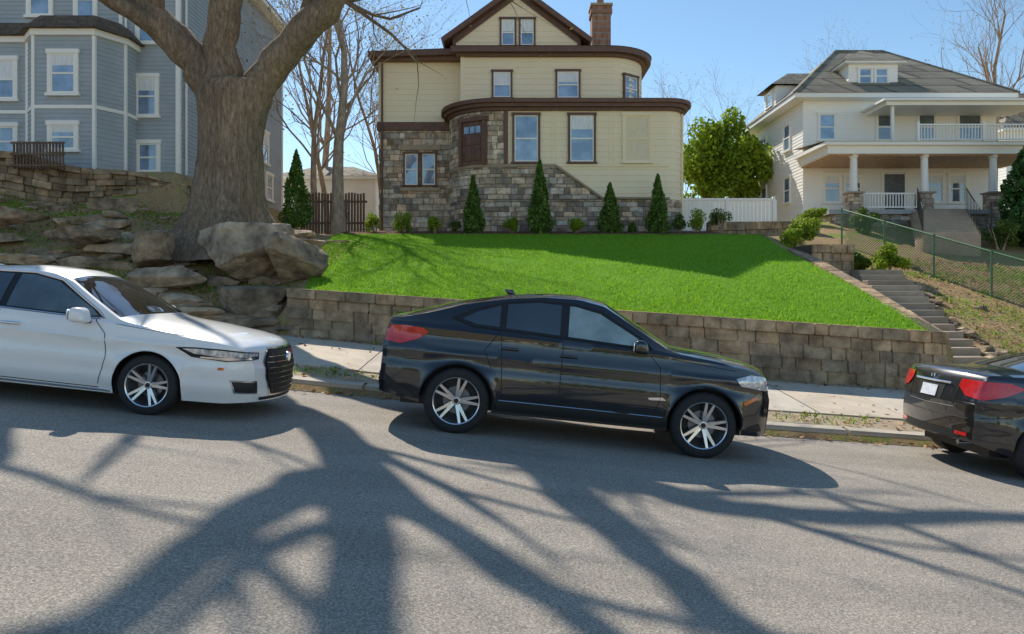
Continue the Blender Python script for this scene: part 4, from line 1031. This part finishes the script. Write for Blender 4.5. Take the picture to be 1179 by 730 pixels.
for s in(-1,1): t.tube([(1.0,s*.55,1.29),(.75,s*.15,1.415)],.009,DARK)
sl=math.atan(.1)
c.done((.765,9.72,r(.765)-.012),(0,sl,0))
# ---- white sedan
D=dict(paint=WHT,rw=.335,ra=.375,wheels=(-1.42,1.40),sig=.028,spokes=5,crease=.80,da=.16,tt=(.018,.012),
 top=[(-2.35,.62),(-2.33,.85),(-2.28,1.0),(-2.2,1.07),(-1.75,1.12),(-1.3,1.3),(-.8,1.46),(-.3,1.515),(.1,1.5),(.32,1.44),(1.0,1.065),(1.15,1.035),(1.6,1.0),(2.05,.945),(2.28,.90),(2.38,.86),(2.43,.79),(2.46,.68),(2.48,.56)],
 belt=[(-2.35,1.0),(-1,1.0),(.8,.97),(2.4,.9)],plan=[(-2.35,.76),(-2.2,.87),(-1.8,.92),(0,.92),(1.6,.925),(2.0,.90),(2.25,.85),(2.4,.77),(2.48,.68)],
 bot=[(-2.35,.38),(-2.0,.25),(-1.7,.22),(1.8,.2),(2.2,.2),(2.48,.22)],roofw=[(-2.4,.6),(-1.5,.56),(-.4,.58),(.4,.59),(1.2,.66),(2.4,.72)],
 crown=[(-2.35,0),(-2.2,.03),(-1.9,.05),(0,.06),(1,.045),(1.8,.07),(2.3,.05),(2.48,0)],bow=[(-2.35,-.1),(-1.7,-.08),(-1,0),(.3,.05),(1,.13),(2,.16),(2.48,.15)],ws=(.3,.99),rg=(-1.7,-.95))
c=Car('parked_sedan',D); t=c.t
DLO=[(-1.45,1.08),(-1.25,1.045),(.70,1.0),(.86,1.01),(.76,1.09),(.24,1.375),(-.1,1.43),(-.7,1.405),(-1.1,1.29)]
c.side(DLO,DARK,.004)
ins=[(-1.36,1.09),(-1.22,1.07),(.68,1.025),(.78,1.035),(.70,1.1),(.21,1.355),(-.1,1.405),(-.7,1.38),(-1.08,1.27)]
CGL3=mk_glass('car_glass_mid',(.04,.055,.06),(.12,.15,.15),.03,.8,2.2,False)
c.side(clipx(ins,-.24,.9),CGL3,.009);c.side(clipx(ins,-1.0,-.32),CGL,.009);c.side(clipx(ins,-1.4,-1.07),CGL,.009)
c.line(DLO+[DLO[0]],.010,CHR,.004)
for xw in D['wheels']: c.line(arcpts(xw,.335,.382,4,176),.008,D['paint'],.0)
c.line([(-.28,.27),(-.28,1.0)],.005,DARK); c.line([(.86,.3),(.93,.6),(.9,.85),(.76,1.0)],.005,DARK); c.line([(-1.0,.3),(-1.02,.9),(-1.1,1.05)],.005,DARK); c.line([(-1.0,.28),(.86,.26)],.005,DARK)
c.line([(-1.04,.25),(1.0,.23)],.012,CHR,.0)
c.line([(1.0,.965),(1.9,.90)],.0035,DARK)
for x,z in((-.13,.87),(-.9,.885)):
    for s in(-1,1):
        y=abs(c.proj((x,s*1.2,z),(0,-s,0),0).y); handle(t,x,s*y,z,CHR,s,.2)
for s in(-1,1): mirror(t,.68,s*.87,1.03,D['paint'],s)
for s in(-1,1):
    dd=(-.55,-.83*s,0)
    c.decal([(2.46,s*.56,.775),(2.46,s*.56,.70),(2.2,s*.85,.665),(1.92,s*1.0,.69),(1.76,s*1.05,.785),(1.95,s*1.0,.80),(2.2,s*.9,.80)],dd,DARK,.006,.04)
    c.decal([(2.45,s*.57,.765),(2.45,s*.57,.735),(2.2,s*.85,.71),(1.94,s*1.0,.73),(1.84,s*1.05,.775),(1.95,s*1.0,.785),(2.2,s*.9,.785)],dd,HDL,.011,.04)
    c.decal([(2.44,s*.58,.722),(2.44,s*.58,.705),(2.2,s*.85,.678),(2.0,s*.98,.69),(2.0,s*.98,.703)],dd,CHR,.011,.04)
    c.decal([(2.36,s*.92,.47),(2.48,s*.62,.46),(2.48,s*.58,.31),(2.38,s*.86,.32)],(-.75,-.66*s,0),CHR,.007,.03)
    c.decal([(2.365,s*.90,.45),(2.48,s*.63,.44),(2.48,s*.595,.325),(2.385,s*.85,.335)],(-.75,-.66*s,0),DARK,.014,.03)
    c.decal([(-2.4,s*.85,.98),(-2.4,s*.4,.97),(-2.4,s*.4,.86),(-2.4,s*.85,.82)],(1,0,0),REDL,.01)
g=[(-.42,.81),(.42,.81),(.52,.66),(.49,.5),(.38,.29),(-.38,.29),(-.49,.5),(-.52,.66)]
c.decal([(2.7,y*1.05,.55+(z-.55)*1.06) for y,z in g],(-1,0,0),CHR,.010,.04); c.decal([(2.7,y,z) for y,z in g],(-1,0,0),DARK,.018,.04)
for k in range(7):
    z=.35+k*.062; w_=np.interp(z,[.31,.5,.66,.79],[.37,.475,.505,.42])
    out=[c.proj((2.7,y,z),(-1,0,0),.024) for y in np.linspace(-w_+.015,w_-.015,14)]; t.tube(out,.006,CHR,5)
for k in range(-5,6):
    out=[c.proj((2.7,k*.075,z),(-1,0,0),.022) for z in np.linspace(.33,.78,8)]; t.tube(out,.003,CHR,4)
p=c.proj((2.7,0,.70),(-1,0,0),.02); t.M=Matrix.Translation(p)@Matrix.Rotation(math.pi/2,4,'Z'); t.lathe([(.001,-.03),(.055,-.028),(.062,-.012),(.06,0)],CHR,20); t.M=None
c.decal([(2.7,-.58,.27),(2.7,.58,.27),(2.7,.56,.235),(2.7,-.56,.235)],(-1,0,0),DARK,.006)
for s in(-1,1): t.tube([(1.06,s*.5,1.075),(.8,s*.1,1.2)],.008,DARK)
t.bbox(-1.05,-.9,-.025,.025,1.42,1.47,D['paint'],.012)
c.side([(2.2,.60),(2.14,.60),(2.14,.57),(2.2,.57)],ORG,.006)
c.done((-5.40,8.93,r(-5.40)-.01),(0,sl,0))
# ---- dark sedan on the right (seen from the rear)
D=dict(paint=BLK2,rw=.33,ra=.37,wheels=(-1.55,1.15),sig=.028,spokes=5,crease=.82,
 top=[(-2.28,.70),(-2.27,.84),(-2.25,.97),(-2.22,1.07),(-2.16,1.14),(-2.0,1.165),(-1.55,1.185),(-1.1,1.34),(-.7,1.46),(-.3,1.505),(.1,1.49),(.35,1.40),(1.0,1.06),(1.5,.99),(2.0,.86),(2.15,.76),(2.22,.6)],
 belt=[(-2.3,1.08),(-1,1.02),(.8,.97),(2.2,.85)],plan=[(-2.28,.72),(-2.22,.80),(-2.1,.86),(-1.8,.90),(0,.91),(1.6,.90),(2.0,.84),(2.22,.66)],
 bot=[(-2.28,.36),(-2.0,.27),(-1.7,.22),(1.8,.22),(2.22,.25)],roofw=[(-2.4,.62),(-1.5,.56),(-.4,.56),(.4,.57),(1.2,.64),(2.4,.7)],
 crown=[(-2.28,0),(-2.18,.02),(-1.9,.05),(0,.06),(1,.045),(1.8,.06),(2.22,0)],bow=[(-2.28,-.11),(-1.7,-.10),(-1,-.02),(.3,.05),(1,.12),(2.22,.12)],ws=(.35,.98),rg=(-1.52,-.78))
c=Car('parked_sedan',D); t=c.t
DLO=[(-1.3,1.12),(-1.1,1.06),(.66,1.01),(.82,1.02),(.22,1.36),(-.2,1.405),(-.7,1.37),(-1.05,1.26)]
c.side(DLO,DARK,.004); c.side(clipx([(x*.96,1.22+(z-1.22)*.9) for x,z in DLO],-.26,.8),CGL,.009); c.side(clipx([(x*.96,1.22+(z-1.22)*.9) for x,z in DLO],-1.2,-.34),CGL,.009)
for s in(-1,1):
    tl=[(-2.4,s*.60,1.05),(-2.4,s*.56,.97),(-2.38,s*.66,.87),(-2.3,s*.86,.84),(-2.15,s*.98,.90),(-1.98,s*1.03,1.0),(-2.12,s*1.0,1.05)]
    c.decal(tl,(.72,-.7*s,0),REDL,.014,.035)
    c.decal([(-2.4,s*.66,.46),(-2.4,s*.5,.46),(-2.4,s*.5,.42),(-2.4,s*.66,.42)],(1,0,0),REDL,.01)
c.line([(-2.4,.50,1.05),(-2.4,.46,.9),(-2.4,.44,.74)],.005,DARK,d=(1,0,0)); c.line([(-2.4,-.45,.72),(-2.4,0,.71),(-2.4,.45,.72)],.006,DARK,d=(1,0,0),both=False)
c.decal([(-2.5,-.27,.96),(-2.5,.27,.96),(-2.5,.24,.78),(-2.5,-.24,.78)],(1,0,0),DARK,.004)
c.decal([(-2.5,-.155,.93),(-2.5,.155,.93),(-2.5,.155,.80),(-2.5,-.155,.80)],(1,0,0),PLATE,.012)
out=[c.proj((-2.5,y,.98),(1,0,0),.012) for y in np.linspace(-.36,.36,12)]; t.tube(out,.014,CHR,6)
p=c.proj((-2.5,0,1.04),(1,0,0),.01); t.tube([p+Vector((0,-.03,-.02)),p+Vector((0,-.03,.02)),p+Vector((0,0,.0)),p+Vector((0,.03,.02)),p+Vector((0,.03,-.02))],.007,CHR,5)
out=[c.proj((-2.5,y,.62),(1,0,0),.004) for y in np.linspace(-.66,.66,20)]; t.tube(out,.006,DARK,5)
c.decal([(-2.5,-.6,.46),(-2.5,.6,.46),(-2.5,.55,.38),(-2.5,-.55,.38)],(1,0,0),DARK,.008)
c.line([(-2.24,.64),(-1.95,.68)],.005,DARK); c.line([(-1.05,.3),(-1.0,.8),(-1.1,1.06)],.005,DARK)
t.tube([(-2.3,-.5,.33),(-2.1,-.5,.33)],.03,CHR,10)
for s in(-1,1): mirror(t,.62,s*.86,1.0,D['paint'],s)
c.done((8.07,9.78,r(8.07)-.01),(0,math.atan(.07),0),1.1)
# ------------------------------------------------------------------ light, sky, camera
sd=Vector((-.45,1.0,1.05)).normalized()
el=math.asin(sd.z); az=math.atan2(sd.x,sd.y)
w=bpy.data.worlds.new('World'); scene.world=w; w.use_nodes=True; nt=w.node_tree
bg=nt.nodes['Background']; sk=nt.nodes.new('ShaderNodeTexSky'); sk.sky_type='NISHITA'; sk.sun_disc=False
sk.sun_elevation=el; sk.sun_rotation=az; sk.air_density=1.0; sk.dust_density=.1; sk.ozone_density=1.0
hs=nt.nodes.new('ShaderNodeHueSaturation'); hs.inputs['Saturation'].default_value=1.1; hs.inputs['Hue'].default_value=.493
nt.links.new(sk.outputs[0],hs.inputs['Color']); nt.links.new(hs.outputs[0],bg.inputs[0]); bg.inputs[1].default_value=.15
L=bpy.data.lights.new('sun','SUN'); L.energy=5; L.angle=math.radians(.5); L.color=(1,.94,.84)
lo=bpy.data.objects.new('sun',L); scene.collection.objects.link(lo); lo.rotation_euler=sd.to_track_quat('Z','Y').to_euler()
cam=bpy.data.cameras.new('camera'); cam.sensor_width=36; cam.lens=25.95; cam.shift_y=-.021; cam.clip_end=1500; cam.clip_start=.1
co=bpy.data.objects.new('camera',cam); scene.collection.objects.link(co); co.location=(0,0,1.7); co.rotation_euler=(math.pi/2,0,0); scene.camera=co
scene.view_settings.view_transform='Standard'; scene.view_settings.look='None'; scene.view_settings.exposure=0
